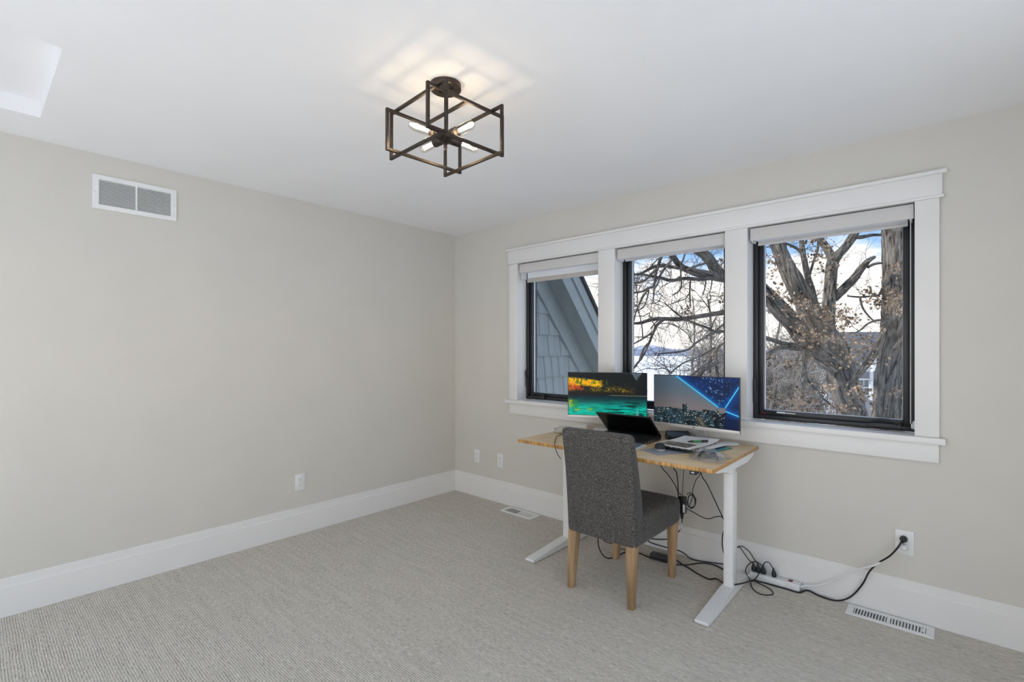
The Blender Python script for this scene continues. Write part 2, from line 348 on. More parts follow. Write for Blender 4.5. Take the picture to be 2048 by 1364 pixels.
# baseboards: a thick lower board and a thinner top board
BT = .018
b = MB().prism([(0,0),(BT,0),(BT,.146),(BT-.004,.150),(.010,.150),(.010,.188),(.007,.191),(0,.191)], 1, YF, 0)
struct('baseboard_left', b, M['trim'], 'tall white stepped baseboard')
b = MB().prism([(0,0),(-BT,0),(-BT,.146),(-BT+.004,.150),(-.010,.150),(-.010,.188),(-.007,.191),(0,.191)], 0, 0, XR)
struct('baseboard_back', b, M['trim'], 'tall white stepped baseboard')

# window casing
t = thing('trim_1', 'white craftsman casing around the three windows', None, (2.1, 0, ZB), kind='structure')
y = -.02
obj('casing', MB().box(.717, OPEN[0][0], y, 0, ZB, ZT, .002), M['trim'], t)
obj('casing', MB().box(OPEN[2][1], 3.514, y, 0, ZB, ZT, .002), M['trim'], t)
for i in (0, 1): obj('mullion_casing', MB().box(OPEN[i][1], OPEN[i+1][0], y, 0, ZB, ZT, .002), M['trim'], t)
obj('fillet', MB().box(.700, 3.532, y-.009, 0, ZT, ZT+.015, .004), M['trim'], t)
obj('head_board', MB().box(.708, 3.524, y-.002, 0, ZT+.015, 2.190, .001), M['trim'], t)
obj('head_cap', MB().box(.690, 3.541, y-.016, 0, 2.190, 2.207, .001), M['trim'], t)
obj('stool', MB().box(.690, 3.536, -.045, .0, ZB-.030, ZB, .003).box(OPEN[0][0]-.018, OPEN[2][1]+.018, 0, .11, ZB-.019, ZB), M['trim'], t)
obj('apron', MB().box(.720, 3.512, y, 0, .795, ZB-.030, .002), M['trim'], t)
for x0, x1 in OPEN:
    b = MB().box(x0-.019, x0-.001, 0, .12, ZB, ZT+.018).box(x1+.001, x1+.019, 0, .12, ZB, ZT+.018).box(x0-.001, x1+.001, 0, .12, ZT+.001, ZT+.019)
    obj('jamb', b, M['trim'], t)

# the three black casement windows
def ringbar(b, x0, x1, z0, z1, w, y0, y1, bev=.003):
    b.box(x0, x0+w, y0, y1, z0, z1, bev).box(x1-w, x1, y0, y1, z0, z1, bev).box(x0+w-.003, x1-w+.003, y0, y1, z0, z0+w, bev).box(x0+w-.003, x1-w+.003, y0, y1, z1-w, z1, bev)
    return b
for i, (x0, x1) in enumerate(OPEN):
    t = thing('window_%d' % (i+1), ['black casement window with shingled roof edge outside', 'black casement window behind the two monitors', 'black casement window with oak trunks outside'][i], None, ((x0+x1)/2, .12, ZB), kind='structure')
    X0, X1, Z0, Z1 = x0, x1, ZB+.003, ZT
    obj('window_frame', ringbar(MB(), X0, X1, Z0, Z1, .026, .10, .22), M['black'], t)
    sh = ringbar(MB(), X0+.024, X1-.024, Z0+.024, Z1-.024, .030, .118, .175, .004)
    obj('sash', sh, M['black'], t)
    g0, g1, h0, h1 = X0+.052, X1-.052, Z0+.052, Z1-.052
    obj('spacer', ringbar(MB(), g0-.004, g1+.004, h0-.004, h1+.004, .008, .142, .158, 0), M['spacer'], t, 'thin grey glazing spacer')
    obj('glass_pane', MB().box(g0-.003, g1+.003, .1475, .1505, h0-.003, h1+.003), M['glass'], t, smooth=0)
    # folding crank: on the far side for the left unit's hinge side, right side for the others
    cx = x0+.135 if i == 0 else x1-.13
    b = MB().box(cx-.075, cx+.075, .085, .12, Z0+.006, Z0+.032, .006)
    c = obj('crank_cover', b, M['blackp'], t)
    s = 1 if i == 0 else -1
    b = MB().tube([(cx-s*.06, .085, Z0+.04), (cx-s*.02, .082, Z0+.052), (cx+s*.04, .082, Z0+.050), (cx+s*.075, .084, Z0+.036)], [.008, .010, .010, .008], 8, smooth=3)
    b.lathe([(.012, 0), (.014, .004), (.014, .016), (.010, .02)], (cx-s*.06, .1, Z0+.028), 2, 14)
    obj('crank_handle', b, M['blackp'], c)
    obj('lock_lever', MB().box(x0+.004, x0+.020, .086, .101, 1.02, 1.10, .004).tube([(x0+.012, .088, 1.10), (x0+.014, .078, 1.14), (x0+.014, .082, 1.17)], [.007, .006, .005], 8), M['blackp'], t)
    if i != 1:
        xs = g0+(.012 if i == 0 else .075)
        obj('maker_sticker', MB().box(xs, xs+.045, .1172, .1182, Z0+.041, Z0+.0505), M['label'], t, 'small white printed maker sticker', smooth=0)
        obj('warning_sticker', MB().box(xs+.046, xs+.10, .1172, .1182, Z0+.042, Z0+.0475), M['label'], t, 'small printed strip sticker', smooth=0)
    if i == 2:
        obj('red_sticker', MB().box(x0+.042, x0+.066, .1165, .1182, Z0+.028, Z0+.037), M['red'], t, 'small red sticker at the corner', smooth=0)

# ------------------------------------------------------------------ roller shades
SL = ['pale grey roller shade let down a little, over the roof-edge window', 'pale grey roller shade fully raised above the middle window', 'pale grey roller shade with a white bead chain over the oak-trunk window']
DROP = [1.918, 1.988, 1.975]
for i, (x0, x1) in enumerate(OPEN):
    t = thing('roller_shade', SL[i], 'window shade', ((x0+x1)/2, .05, 1.99), 'roller shades in the window openings')
    obj('valance', MB().box(x0+.010, x1-.004, .000, .008, 1.996, 2.069, .002).box(x0+.010, x1-.004, .008, .09, 2.061, 2.069), M['shade_face'], t)
    rt = MB(); zc = 2.025
    rt.lathe([(.024, 0), (.026, .002), (.026, x1-x0-.062), (.024, x1-x0-.06)], (x0+.03, .055, zc), 0, 20)
    obj('fabric_roll', rt, M['shade_roll'], t)
    zb = DROP[i]
    if i == 0:
        obj('shade_cloth', MB().box(x0+.034, x1-.030, .0790, .0805, zb+.034, 2.02), M['shade_roll'], t)
        obj('hem_bar', MB().box(x0+.034, x1-.030, .074, .086, zb, zb+.036, .004), M['hem'], t)
    else:
        obj('shade_cloth', MB().box(x0+.034, x1-.030, .0790, .0805, zb+.012, 2.02), M['shade_face'], t)
        obj('hem_bar', MB().box(x0+.034, x1-.030, .072, .084, zb, zb+.016, .004), M['shade_face'], t)
    for xx in (x0+.012, x1-.022):
        obj('bracket', MB().box(xx, xx+.010, .02, .085, 1.99 if i else 1.945, 2.06, .003).lathe([(.016, 0), (.018, .003), (.018, .008), (.012, .012)], (xx+.006, .055, zc), 0, 16), M['white_plastic'], t)
    if i == 2:
        b = MB(); xb = x1-.018
        for yy, zz in ((.030, 1.99), (.044, 1.99)):
            k = 0; z = zz
            while z > ZB+.055:
                b.lathe([(.0006, -.0026), (.0023, -.0012), (.0023, .0012), (.0006, .0026)], (xb, yy, z), 2, 6); z -= .0062
        obj('bead_chain', b, M['white_plastic'], t, 'white plastic bead chain', stuff=True)
        b = MB().lathe([(.020, 0), (.022, .002), (.022, .006), (.018, .009)], (x1-.001, .037, ZB+.045), 0, 20, (-1, 0, 0))
        ring = [(x1-.012, .022+.012*math.cos(a)-.004, ZB+.043+.010*math.sin(a)) for a in [k*2*math.pi/14 for k in range(15)]]
        b.tube(ring, .0032, 6, cap=False)
        obj('chain_tensioner', b, M['white_plastic'], t)

# ------------------------------------------------------------------ ceiling light
FX, FY = 1.997, -1.821; ROT = -.0555
s_, w_, zt, zb, dz = .1411, .1888, 2.335, 2.147, .0135
t = thing('ceiling_light', 'dark bronze open-cage ceiling light with four lit tube bulbs', 'ceiling light', (FX, FY, H))
MX = Matrix.Translation((FX, FY, 0)) @ Matrix.Rotation(ROT, 4, 'Z')
canopy = obj('canopy', MB(MX).lathe([(.060, H-.024), (.064, H-.021), (.064, H-.001), (.060, H)], (0, 0, 0), 2, 40), M['bronze'], t)
for an in (R(20), R(200)):
    obj('screw', MB(MX).lathe([(.004, -.008), (.006, -.006), (.006, 0)], (.030*math.cos(an), .030*math.sin(an), H-.023), 2, 10), M['bronze'], canopy)
obj('stem', MB(MX).tube([(0, 0, H-.02), (0, 0, zb+.02)], .0065, 12), M['bronze'], t)
hb = .006
for axis, sgn in ((0, -1), (0, 1), (1, -1), (1, 1)):              # four upright rectangles that overrun each other at the corners
    b = MB(MX); T, B = (zt, zb) if axis == 0 else (zt-dz, zb+dz)
    def bar(a0, a1, z0, z1):
        if axis == 0: b.box(a0, a1, sgn*s_-hb, sgn*s_+hb, z0, z1, .0012, 1)
        else: b.box(sgn*s_-hb, sgn*s_+hb, a0, a1, z0, z1, .0012, 1)
    bar(-w_, w_, T-hb, T+hb); bar(-w_, w_, B-hb, B+hb); bar(-w_-hb, -w_+hb, B-hb, T+hb); bar(w_-hb, w_+hb, B-hb, T+hb)
    obj('cage_frame', b, M['bronze'], t)
obj('cross_bar', MB(MX).box(-s_, s_, -hb, hb, zt-dz-hb, zt-dz+hb, .001, 1), M['bronze'], t)
ZBULB = 2.222
obj('hub', MB(MX).lathe([(.020, -.022), (.026, -.018), (.026, .018), (.020, .022)], (0, 0, ZBULB), 2, 20), M['bronze'], t)
for dx, dy in ((1, 0), (-1, 0), (0, 1), (0, -1)):
    d = (dx, dy, 0)
    so = obj('socket', MB(MX).lathe([(.018, .018), (.0205, .022), (.0205, .072), (.018, .074)], (0, 0, ZBULB), n=18, dirv=d), M['bronze'], t)
    bu = obj('bulb', MB(MX).lathe([(.013, .070), (.015, .078), (.0195, .092), (.0200, .150), (.0180, .163), (.0130, .172), (.0060, .177)], (0, 0, ZBULB), n=20, dirv=d), M['bulb_glass'], t, 'clear tubular bulb with glowing filament')
    fm = M.get('filament') or mat('filament', (1, .8, .5), .5, emit=(1, .82, .58, 28)); M['filament'] = fm
    b = MB(MX)
    for k in range(6):
        a = 2*math.pi*k/6; u = Vector((0, 0, 1))*math.cos(a)*.0085+Vector((-dy, dx, 0))*math.sin(a)*.0085
        b.tube([Vector(d)*.088+u*.8+Vector((0, 0, ZBULB)), Vector(d)*.155+u+Vector((0, 0, ZBULB))], .0011, 5)
    obj('filament', b, fm, bu)
    ld = bpy.data.lights.new('bulb_light', 'POINT'); ld.energy = BULB; ld.color = (1, .80, .56); ld.shadow_soft_size = .012
    lo = bpy.data.objects.new('bulb_light', ld); col.objects.link(lo); lo.location = MX @ Vector((dx*.120, dy*.120, ZBULB))

# ------------------------------------------------------------------ wall and floor grilles
gy0, gy1, gz0, gz1 = -2.679, -2.282, 2.132, 2.322
t = thing('air_grille', 'white louvred return-air grille high on the plain wall', 'vent', (0, (gy0+gy1)/2, gz0))
i0, i1, j0, j1 = -2.650, -2.311, 2.156, 2.297
fr = MB()
for a0, a1, c0, c1 in ((gy0, gy1, gz0, j0), (gy0, gy1, j1, gz1), (gy0, i0, j0, j1), (i1, gy1, j0, j1), (-2.4845, -2.4765, j0, j1)): fr.box(.0005, .009, a0, a1, c0, c1)
obj('frame', fr, M['white_metal'], t, smooth=0)
obj('backing', MB().box(.0004, .0012, i0, i1, j0, j1), M['dark_void'], t, smooth=0)  # flat dark sheet: shade behind the louvers put into the colour
n = 18; first = None
for k in range(n):
    for a0, a1 in ((i0, -2.4845), (-2.4765, i1)):
        z = j0+(k+.5)*(j1-j0)/n
        m = MB().hexa([(.0015, a0, z+.0030), (.0015, a1, z+.0030), (.0075, a1, z-.0030), (.0075, a0, z-.0030)], [(.0022, a0, z+.0036), (.0022, a1, z+.0036), (.0082, a1, z-.0024), (.0082, a0, z-.0024)])
        obj('louver', m, M['white_metal'], t, smooth=0)
for yy, zz in ((-2.668, 2.226), (-2.293, 2.226)): obj('screw', MB().lathe([(.004, 0), (.004, .010), (.002, .0113)], (0, yy, zz), n=10, dirv=(1, 0, 0)), M['light_grey'], t)

def register(label, x0, x1, y0, y1, nl, angled, group):
    t = thing('floor_register', label, 'vent', ((x0+x1)/2, (y0+y1)/2, 0), group)
    m = .030; ix0, ix1, iy0, iy1 = x0+m, x1-m, y0+.026, y1-.026; cx = (x0+x1)/2; c = .007
    f = MB(); h = .006
    for a in ((x0, x1, y0, iy0), (x0, x1, iy1, y1), (x0, ix0, iy0, iy1), (ix1, x1, iy0, iy1), (cx-c, cx+c, iy0, iy1)): f.box(a[0], a[1], a[2], a[3], .0004, h, .0015, 1)
    obj('frame', f, M['white_metal'], t)
    obj('duct_shade_sheet', MB().box(ix0, ix1, iy0, iy1, .0002, .0008), M['dark_void'], t, smooth=0)  # flat dark sheet in place of the shaded hollow below
    for half, (a0, a1) in enumerate(((ix0, cx-c), (cx+c, ix1))):
        for k in range(nl):
            x = a0+(k+.5)*(a1-a0)/nl; w = (a1-a0)/nl; s = -1 if half == 0 else 1
            dx = angled*w*s
            v = MB().hexa([(x-.0006+dx, iy0, .001), (x+.0006+dx, iy0, .001), (x+.0006+dx, iy1, .001), (x-.0006+dx, iy1, .001)], [(x-w*.18, iy0, .0055), (x+w*.18, iy0, .0055), (x+w*.18, iy1, .0055), (x-w*.18, iy1, .0055)])
            obj('louver', v, M['white_metal'], t, smooth=0)
    return t
t = register('white floor register beside the outlet with plugs', 3.152, 3.497, -.160, -.040, 11, .30, 'floor registers along the window wall')
obj('damper_lever', MB().box(3.4525, 3.4585, -.122, -.080, .004, .0075, .001, 1), M['white_plastic'], t)
register('white floor register near the corner, under the desk end', .749, 1.082, -.174, -.040, 14, .35, 'floor registers along the window wall')

# ------------------------------------------------------------------ wall plates
def plate(name, label, cat, P, U, Nn, w, h, kind, group=None):
    # P = centre on the wall, U = horizontal unit vector, Nn = into the room
    P = Vector(P); U = Vector(U); Nn = Vector(Nn); Z = Vector((0, 0, 1))
    MM = Matrix(((U.x, Z.x, Nn.x, P.x), (U.y, Z.y, Nn.y, P.y), (U.z, Z.z, Nn.z, P.z), (0, 0, 0, 1)))
    t = thing(name, label, cat, P, group)
    obj('cover_plate', MB(MM).box(-w/2, w/2, -h/2, h/2, .0003, .006, .002), M['white_plastic'], t)
    if kind == 'jack':
        for zz in (.010, -.022): obj('jack_port', MB(MM).lathe([(.005, 0), (.005, .009), (.002, .011)], (0, zz, 0), n=12, dirv=(0, 0, 1)), M['light_grey'], t)
        return MM, t
    for zz in (.020, -.020):
        fc = obj('receptacle_face', MB(MM).prism([(.0175*math.cos(a), zz+max(-.0145, min(.0145, .0175*math.sin(a)))) for a in [k*2*math.pi/24 for k in range(24)]], 2, .004, .0075), M['white_plastic'], t)
        for xx, hh in ((-.0065, .0085), (.0065, .007)): obj('slot', MB(MM).box(xx-.0011, xx+.0011, zz+.002-hh/2+.002, zz+.002+hh/2+.002, .0070, .0079), M['slot'], fc, smooth=0)
        obj('slot', MB(MM).prism([(.0024*math.cos(a), zz-.0085+.0024*math.sin(a)) for a in [k*2*math.pi/10 for k in range(10)]], 2, .0070, .0079), M['slot'], fc, smooth=0)
    return MM, t
plate('wall_outlet', 'white duplex outlet low on the plain wall below the air grille', 'outlet', (0, -1.512, .373), (0, 1, 0), (1, 0, 0), .072, .122, 'outlet')
plate('cable_jack', 'white wall plate with two round jacks beside the corner', 'wall plate', (.304, 0, .368), (1, 0, 0), (0, -1, 0), .072, .122, 'jack')
plate('wall_outlet', 'white duplex outlet between the jack plate and the desk', 'outlet', (.599, 0, .368), (1, 0, 0), (0, -1, 0), .072, .122, 'outlet')
plate('wall_outlet', 'white duplex outlet with black and white cords plugged in', 'outlet', (3.381, 0, .376), (1, 0, 0), (0, -1, 0), .075, .122, 'outlet')

# ------------------------------------------------------------------ standing desk
DZ = .776; DC = Vector((2.108, -.418, 0)); DY = .0125
DM = Matrix.Translation(DC) @ Matrix.Rotation(DY, 4, 'Z')
t = thing('standing_desk', 'bamboo-topped standing desk on white metal T-shaped legs', 'desk', DC)
obj('desktop', MB(DM).box(-.607, .607, -.381, .381, DZ-.021, DZ, .003), M['bamboo'], t)
for sx in (-1, 1):
    cx = sx*.538
    foot = MB(DM)
    prof = [(-.345, .003), (-.352, .014), (-.345, .020), (.02, .047), (.16, .047), (.335, .024), (.345, .014), (.335, .003)]
    foot.prism(prof, 0, cx-.0325, cx+.0325)
    ft = obj('foot', foot, M['white_metal'], t)
    obj('column', MB(DM).box(cx-.025, cx+.025, .050, .130, .044, .665, .004), M['white_metal'], t)
    obj('column', MB(DM).box(cx-.0225, cx+.0225, .054, .126, .66, DZ-.035, .003), M['white_metal'], t)
    br = MB(DM); x0, x1 = cx-.012+sx*.046, cx+.012+sx*.046
    br.prism([(-.300, DZ-.024), (-.295, DZ-.036), (-.10, DZ-.062), (.20, DZ-.066), (.31, DZ-.048), (.345, DZ-.024)], 0, x0, x1)
    obj('support_arm', br, M['white_metal'], t)
    for yy in (-.33, .32): obj('leveling_foot', MB(DM).lathe([(.014, 0), (.014, .004), (.008, .006)], (cx, yy, 0), 2, 12), M['blackp'], ft)
for yy in (.03, .12): obj('crossbar', MB(DM).box(-.52, .52, yy, yy+.03, DZ-.052, DZ-.022, .002), M['white_metal'], t)
kp = obj('height_switch', MB(DM).box(.488, .520, -.370, -.320, DZ-.044, DZ-.0215, .003), M['blackp'], t, 'small black height switch under the front edge')
obj('switch_button', MB(DM).box(.498, .511, -.372, -.369, DZ-.036, DZ-.029, .001), M['light_grey'], kp)

# ------------------------------------------------------------------ dining-style chair
CX = 2.147
t = thing('upholstered_chair', 'dark grey tweed upholstered chair with oak legs at the desk', 'chair', (CX, -.61, 0))
def rrect(x0, x1, y0, y1, r, n=5):
    pts = []
    for cx, cy, a in ((x1-r, y1-r, 0), (x0+r, y1-r, 90), (x0+r, y0+r, 180), (x1-r, y0+r, 270)):
        for k in range(n+1): q = R(a+90*k/n); pts.append((cx+r*math.cos(q), cy+r*math.sin(q)))
    return pts
def loft(rings):
    b = MB(); n = len(rings[0]); vs = [p for r in rings for p in r]
    fs = [(i*n+k, i*n+(k+1) % n, (i+1)*n+(k+1) % n, (i+1)*n+k) for i in range(len(rings)-1) for k in range(n)]
    b.add(vs, fs+[list(range(n))[::-1], list(range((len(rings)-1)*n, len(rings)*n))]); return b
rings = []
for z, hw, yb, yf, r in ((.322, .195, -.862, -.80, .02), (.327, .208, -.870, -.79, .02), (.345, .2125, -.874, -.78, .022), (.45, .2145, -.880, -.775, .025), (.55, .2155, -.888, -.785, .027),
                         (.68, .2160, -.901, -.815, .028), (.78, .2170, -.915, -.84, .028), (.86, .2185, -.928, -.866, .028), (.888, .2180, -.931, -.872, .028), (.902, .2120, -.929, -.876, .024), (.909, .2000, -.922, -.884, .018), (.911, .186, -.914, -.892, .010)):
    rings.append([(CX+x, y, z) for x, y in rrect(-hw, hw, yb, yf, r)])
obj('backrest', loft(rings), M['tweed'], t, smooth=60)
rings = []
for z, hw, yb, yf, r in ((.322, .195, -.80, -.325, .02), (.327, .208, -.80, -.312, .025), (.345, .2135, -.80, -.306, .03), (.43, .2165, -.80, -.302, .035), (.452, .214, -.80, -.306, .035), (.466, .205, -.80, -.318, .03), (.474, .18, -.80, -.35, .03), (.478, .12, -.80, -.42, .02)):
    rings.append([(CX+x, y, z) for x, y in rrect(-hw, hw, yb, yf, r)])
obj('seat', loft(rings), M['tweed'], t, smooth=60)
def leg(xo, yo, sx, sy, top=.054, bot=.034, dxb=.006, dyb=.006):
    # outer corner (xo, yo) at the top; faces inward by sx, sy
    def q(z, w, ox, oy):
        xa, xb = sorted((ox, ox-sx*w)); ya, yb = sorted((oy, oy-sy*w)); c = .004
        return [(x, y, z) for x, y in rrect(xa, xb, ya, yb, c, 2)]
    return loft([q(0, bot, xo-sx*dxb, yo-sy*dyb), q(.004, bot+.001, xo-sx*dxb, yo-sy*dyb), q(.336, top, xo, yo)])
obj('leg', leg(2.352, -.868, 1, -1, dxb=.012), M['oak'], t, smooth=50)
obj('leg', leg(1.938, -.868, -1, -1, dxb=-.004, dyb=-.004), M['oak'], t, smooth=50)
obj('leg', leg(2.354, -.325, 1, 1, dxb=.012, dyb=.014), M['oak'], t, smooth=50)
obj('leg', leg(1.938, -.325, -1, 1, dxb=-.004, dyb=.014), M['oak'], t, smooth=50)
seam = [(CX+.2135, -.858, .33), (CX+.2160, -.868, .45), (CX+.2170, -.876, .55), (CX+.2175, -.890, .68), (CX+.2185, -.904, .78), (CX+.2195, -.917, .86)]
obj('seam', MB().tube(seam, .0013, 6, smooth=3), M['tweed'], t)

# ------------------------------------------------------------------ monitors
def noise2(u, v, f, seed):
    rs = np.random.RandomState(seed); n = 64; g = rs.rand(n, n)
    x = u*f; y = v*f; i = np.floor(x).astype(int); j = np.floor(y).astype(int); a = x-i; b = y-j
    a = a*a*(3-2*a); b = b*b*(3-2*b)
    G = lambda p, q: g[p % n, q % n]
    return (G(i,j)*(1-a)+G(i+1,j)*a)*(1-b)+(G(i,j+1)*(1-a)+G(i+1,j+1)*a)*b
def fbm(u, v, f, seed, o=4): return sum(noise2(u, v, f*2**k, seed+k)*.5**k for k in range(o))/sum(.5**k for k in range(o))
def sm(x, a, b): t = np.clip((x-a)/(b-a), 0, 1); return t*t*(3-2*t)
def mixc(c, k, m): return c*(1-m[..., None])+np.array(k)/255.*m[..., None]
def lake(u, v):
    c = np.zeros(u.shape+(3,)); c[...] = np.array((22, 27, 32))/255.
    n = fbm(u*1.6, v, 10, 1); n2 = fbm(u*2, v, 26, 5); n3 = fbm(u*3, v, 40, 9)
    c *= (.6+.9*n)[..., None]
    c *= .55
    c = mixc(c, (78, 60, 12), sm(n3, .42, .66)*(v < .80-.15*u)*(v > .5)*(u < .86)*.85)
    c = mixc(c, (34, 54, 16), sm(n2, .50, .60)*(v < .86-.12*u)*(v > .5)*(u < .8)*.8)
    c = mixc(c, (86, 100, 116), sm(.045-np.abs(u-.875)+(v-.93)*.35, 0, .012)*(v > .78))
    c = mixc(c, (14, 26, 20), sm(n2, .46, .58)*(v > .5)*(v < .98)*.5)
    top = .86-.16*u+.05*n
    band = sm(v, top-.22+.10*u, top-.13)*(1-sm(v, top-.01+.03*(n3-.5), top+.02+.05*(n3-.5)))*(1-sm(u, .40, .47))
    c = mixc(c, (236, 168, 8), band*sm(n2, .22, .42)); c = mixc(c, (252, 214, 26), band*sm(n3, .55, .75)); c = mixc(c, (70, 110, 10), band*sm(n3, .55, .62)*(n2 < .5)*.8)
    o = sm(.13-np.hypot((u-.03)*1.2, (v-.67)*.9), 0, .08); c = mixc(c, (225, 110, 20), o*sm(n3, .3, .55)); 
    o = sm(.11-np.hypot((u-.13)*1.0, (v-.64)*1.5), 0, .06); c = mixc(c, (190, 70, 25), o*sm(n3, .35, .6))
    for x, y, r in ((.36, .62, .10), (.56, .62, .10), (.68, .60, .09), (.76, .56, .07), (.47, .60, .06)):
        o = sm(r-np.hypot((u-x), (v-y)*1.2), 0, .06); c = mixc(c, (150, 118, 16), o*sm(n3, .42, .68)*.9)
    c = mixc(c, (24, 17, 10), (1-sm(v, .50, .58))*sm(v, .47, .49)*(u < .8)*.85)
    for x in (.11, .13, .17, .33, .35, .5): c = mixc(c, (74, 108, 16), sm(.010-np.abs(u-x)-(v-.86+.12*x)*.09+.01*(n3-.5), 0, .008)*(v < .95-.12*x)*(v > .74)*.75)
    w = v < .475
    wc = np.zeros_like(c); k = sm(.475-v, .02, .33)[..., None]
    wc[...] = np.array((4, 36, 42))/255.*(1-k)+np.array((2, 168, 150))/255.*k
    wc *= (.75+.5*fbm(u, v*3, 12, 20))[..., None]
    st = sm(fbm(u*.7+v, v*5, 9, 31), .50, .60)*sm(u+.6*(.3-v), .42, .75)*(v < .34); wc = mixc(wc, (4, 40, 40), st*.85)
    wc = mixc(wc, (30, 120, 70), sm(fbm(u, v, 14, 44), .52, .68)*sm(.30-v, 0, .2)*.55)
    for x, y, rx, ry in ((.03, .27, .05, .16), (.28, .13, .05, .05), (.12, .12, .06, .05)):
        o = sm(1-np.hypot((u-x)/rx, (v-y)/ry), 0, .6); wc = mixc(wc, (190, 180, 30), o*sm(n3, .32, .62)*.9)
    wc = mixc(wc, (60, 130, 40), sm(.06-np.abs(u-.09), 0, .05)*sm(v, .1, .2)*(v < .36)*.5)
    wc = mixc(wc, (110, 165, 165), sm(.030-np.abs(u-.885)-(v-.02)*.10, 0, .02)*(v < .2)*.8)
    c = np.where(w[..., None], wc, c)
    return mixc(c, (150, 150, 130), sm(.006-np.abs(v-.478), 0, .004)*sm(u, .48, .58)*.9)
def city(u, v):
    c = np.zeros(u.shape+(3,)); k = sm(v, .25, .9)[..., None]
    c[...] = np.array((112, 103, 104))/255.*(1-k)+np.array((74, 92, 106))/255.*k
    c *= (.82+.22*sm(u, 0, .35))[..., None]
    # city below the skyline
    sky = .285+.035*fbm(u, u*0, 24, 3)+.03*sm(np.abs(u-.18), .25, 0)+np.where((u > .36)&(u < .425), .115, 0)+.04*np.floor(noise2(u, u*0+.3, 26, 8)*2.2)*(u > .55)*(u < .8)
    cell = np.floor(u*105)*13.7+np.floor(v*78)*7.1; rnd = np.modf(np.abs(np.sin(cell)*43758.5))[0]
    blk = noise2(u, v*.5, 30, 12)
    cc = np.zeros_like(c); cc[...] = np.array((26, 42, 50))/255.; cc *= (.45+1.0*blk)[..., None]
    cc = mixc(cc, (120, 150, 160), (rnd > .86)*(.35+.65*blk)*.8); cc = mixc(cc, (190, 185, 165), (rnd > .965)*1.0)
    cc = mixc(cc, (130, 105, 80), sm(.06-np.abs(u-.58+.35*(v-.1)), 0, .06)*(v < .18)*.6)
    c = np.where((v < sky)[..., None], cc, c)
    # neon edged ceiling on the right
    x0, y0, x1, y1 = .285, 1.0, .775, .42
    def line(xa, ya, xb, yb):
        L = math.hypot(xb-xa, (yb-ya)*.5625); t = ((u-xa)*(xb-xa)+(v-ya)*(yb-ya)*.3164)/L**2; t = np.clip(t, 0, 1)
        return np.hypot(u-xa-t*(xb-xa), (v-ya-t*(yb-ya))*.5625)
    side = (u-x0)*(y1-y0)-(v-y0)*(x1-x0)
    dk = ((side < 0) & (v > .405)) | ((u > .855) & (v < .43+.9*(u-.855)))
    dc = np.zeros_like(c); dc[...] = np.array((4, 28, 70))/255.; dc *= (.5+1.1*fbm(u, v, 9, 40))[..., None]
    dc = mixc(dc, (130, 165, 185), sm(fbm(u*1.3, v, 44, 50, 2), .68, .80)*sm(.5-np.abs(u-.72), .22, .45)*(v > .45)*.9)
    dc = mixc(dc, (6, 96, 190), np.exp(-np.maximum(0, line(x0, y0, x1, y1))/.035)*.9)
    dc = mixc(dc, (6, 96, 190), np.exp(-line(.858, .42, 1.0, .83)/.03)*.8); dc = mixc(dc, (6, 110, 200), np.exp(-line(.862, .345, 1.0, .27)/.03)*.8)
    c = np.where(dk[..., None], dc, c)
    c = mixc(c, (40, 130, 190), np.exp(-line(x0, y0, x1, y1)/.022)*.55)
    for q in ((x0, y0, x1, y1), (.858, .42, 1.0, .83), (.862, .345, 1.0, .27)): c = mixc(c, (84, 205, 240), sm(.0075-line(*q), 0, .005))
    fig = sm(.020-np.abs(u-.80-.10*(v-.15)+.05*np.sin(v*14)), 0, .010)*(v < .315)*(v > .0); c = mixc(c, (8, 16, 30), np.clip(fig, 0, 1))
    return mixc(c, (6, 24, 60), ((u > .80+.0*v)&(v < .20)&(u-.80 > (v-.20)*.0))*sm(u, .80, .86)*.9)
def screenmesh(name, fn, MM, w, h, yy, parent, label):
    nu, nv = 220, 124
    U, V = np.meshgrid(np.linspace(0, 1, nu+1), np.linspace(0, 1, nv+1))
    rgb = np.clip(fn(U, V), 0, 1); lin = np.where(rgb <= .04045, rgb/12.92, ((rgb+.055)/1.055)**2.4)
    b = MB(MM).grid(lambda a, c: ((a-.5)*w, yy, c*h), nu, nv)
    m = bpy.data.materials.new(name+'_picture'); m.use_nodes = True; t = m.node_tree; p = t.nodes['Principled BSDF']
    at_ = t.nodes.new('ShaderNodeVertexColor'); at_.layer_name = 'picture'; t.links.new(at_.outputs[0], p.inputs['Emission Color'])
    p.inputs['Emission Strength'].default_value = 1.05/2**EXPO; p.inputs['Base Color'].default_value = (.006, .006, .007, 1); p.inputs['Roughness'].default_value = .35; p.inputs['Specular IOR Level'].default_value = .15
    o = obj('screen', b, m, parent, label, smooth=0)
    ca = o.data.color_attributes.new('picture', 'FLOAT_COLOR', 'POINT')
    ca.data.foreach_set('color', np.concatenate([lin.reshape(-1, 3), np.ones((lin.size//3, 1))], 1).astype(np.float32).ravel())
    return o
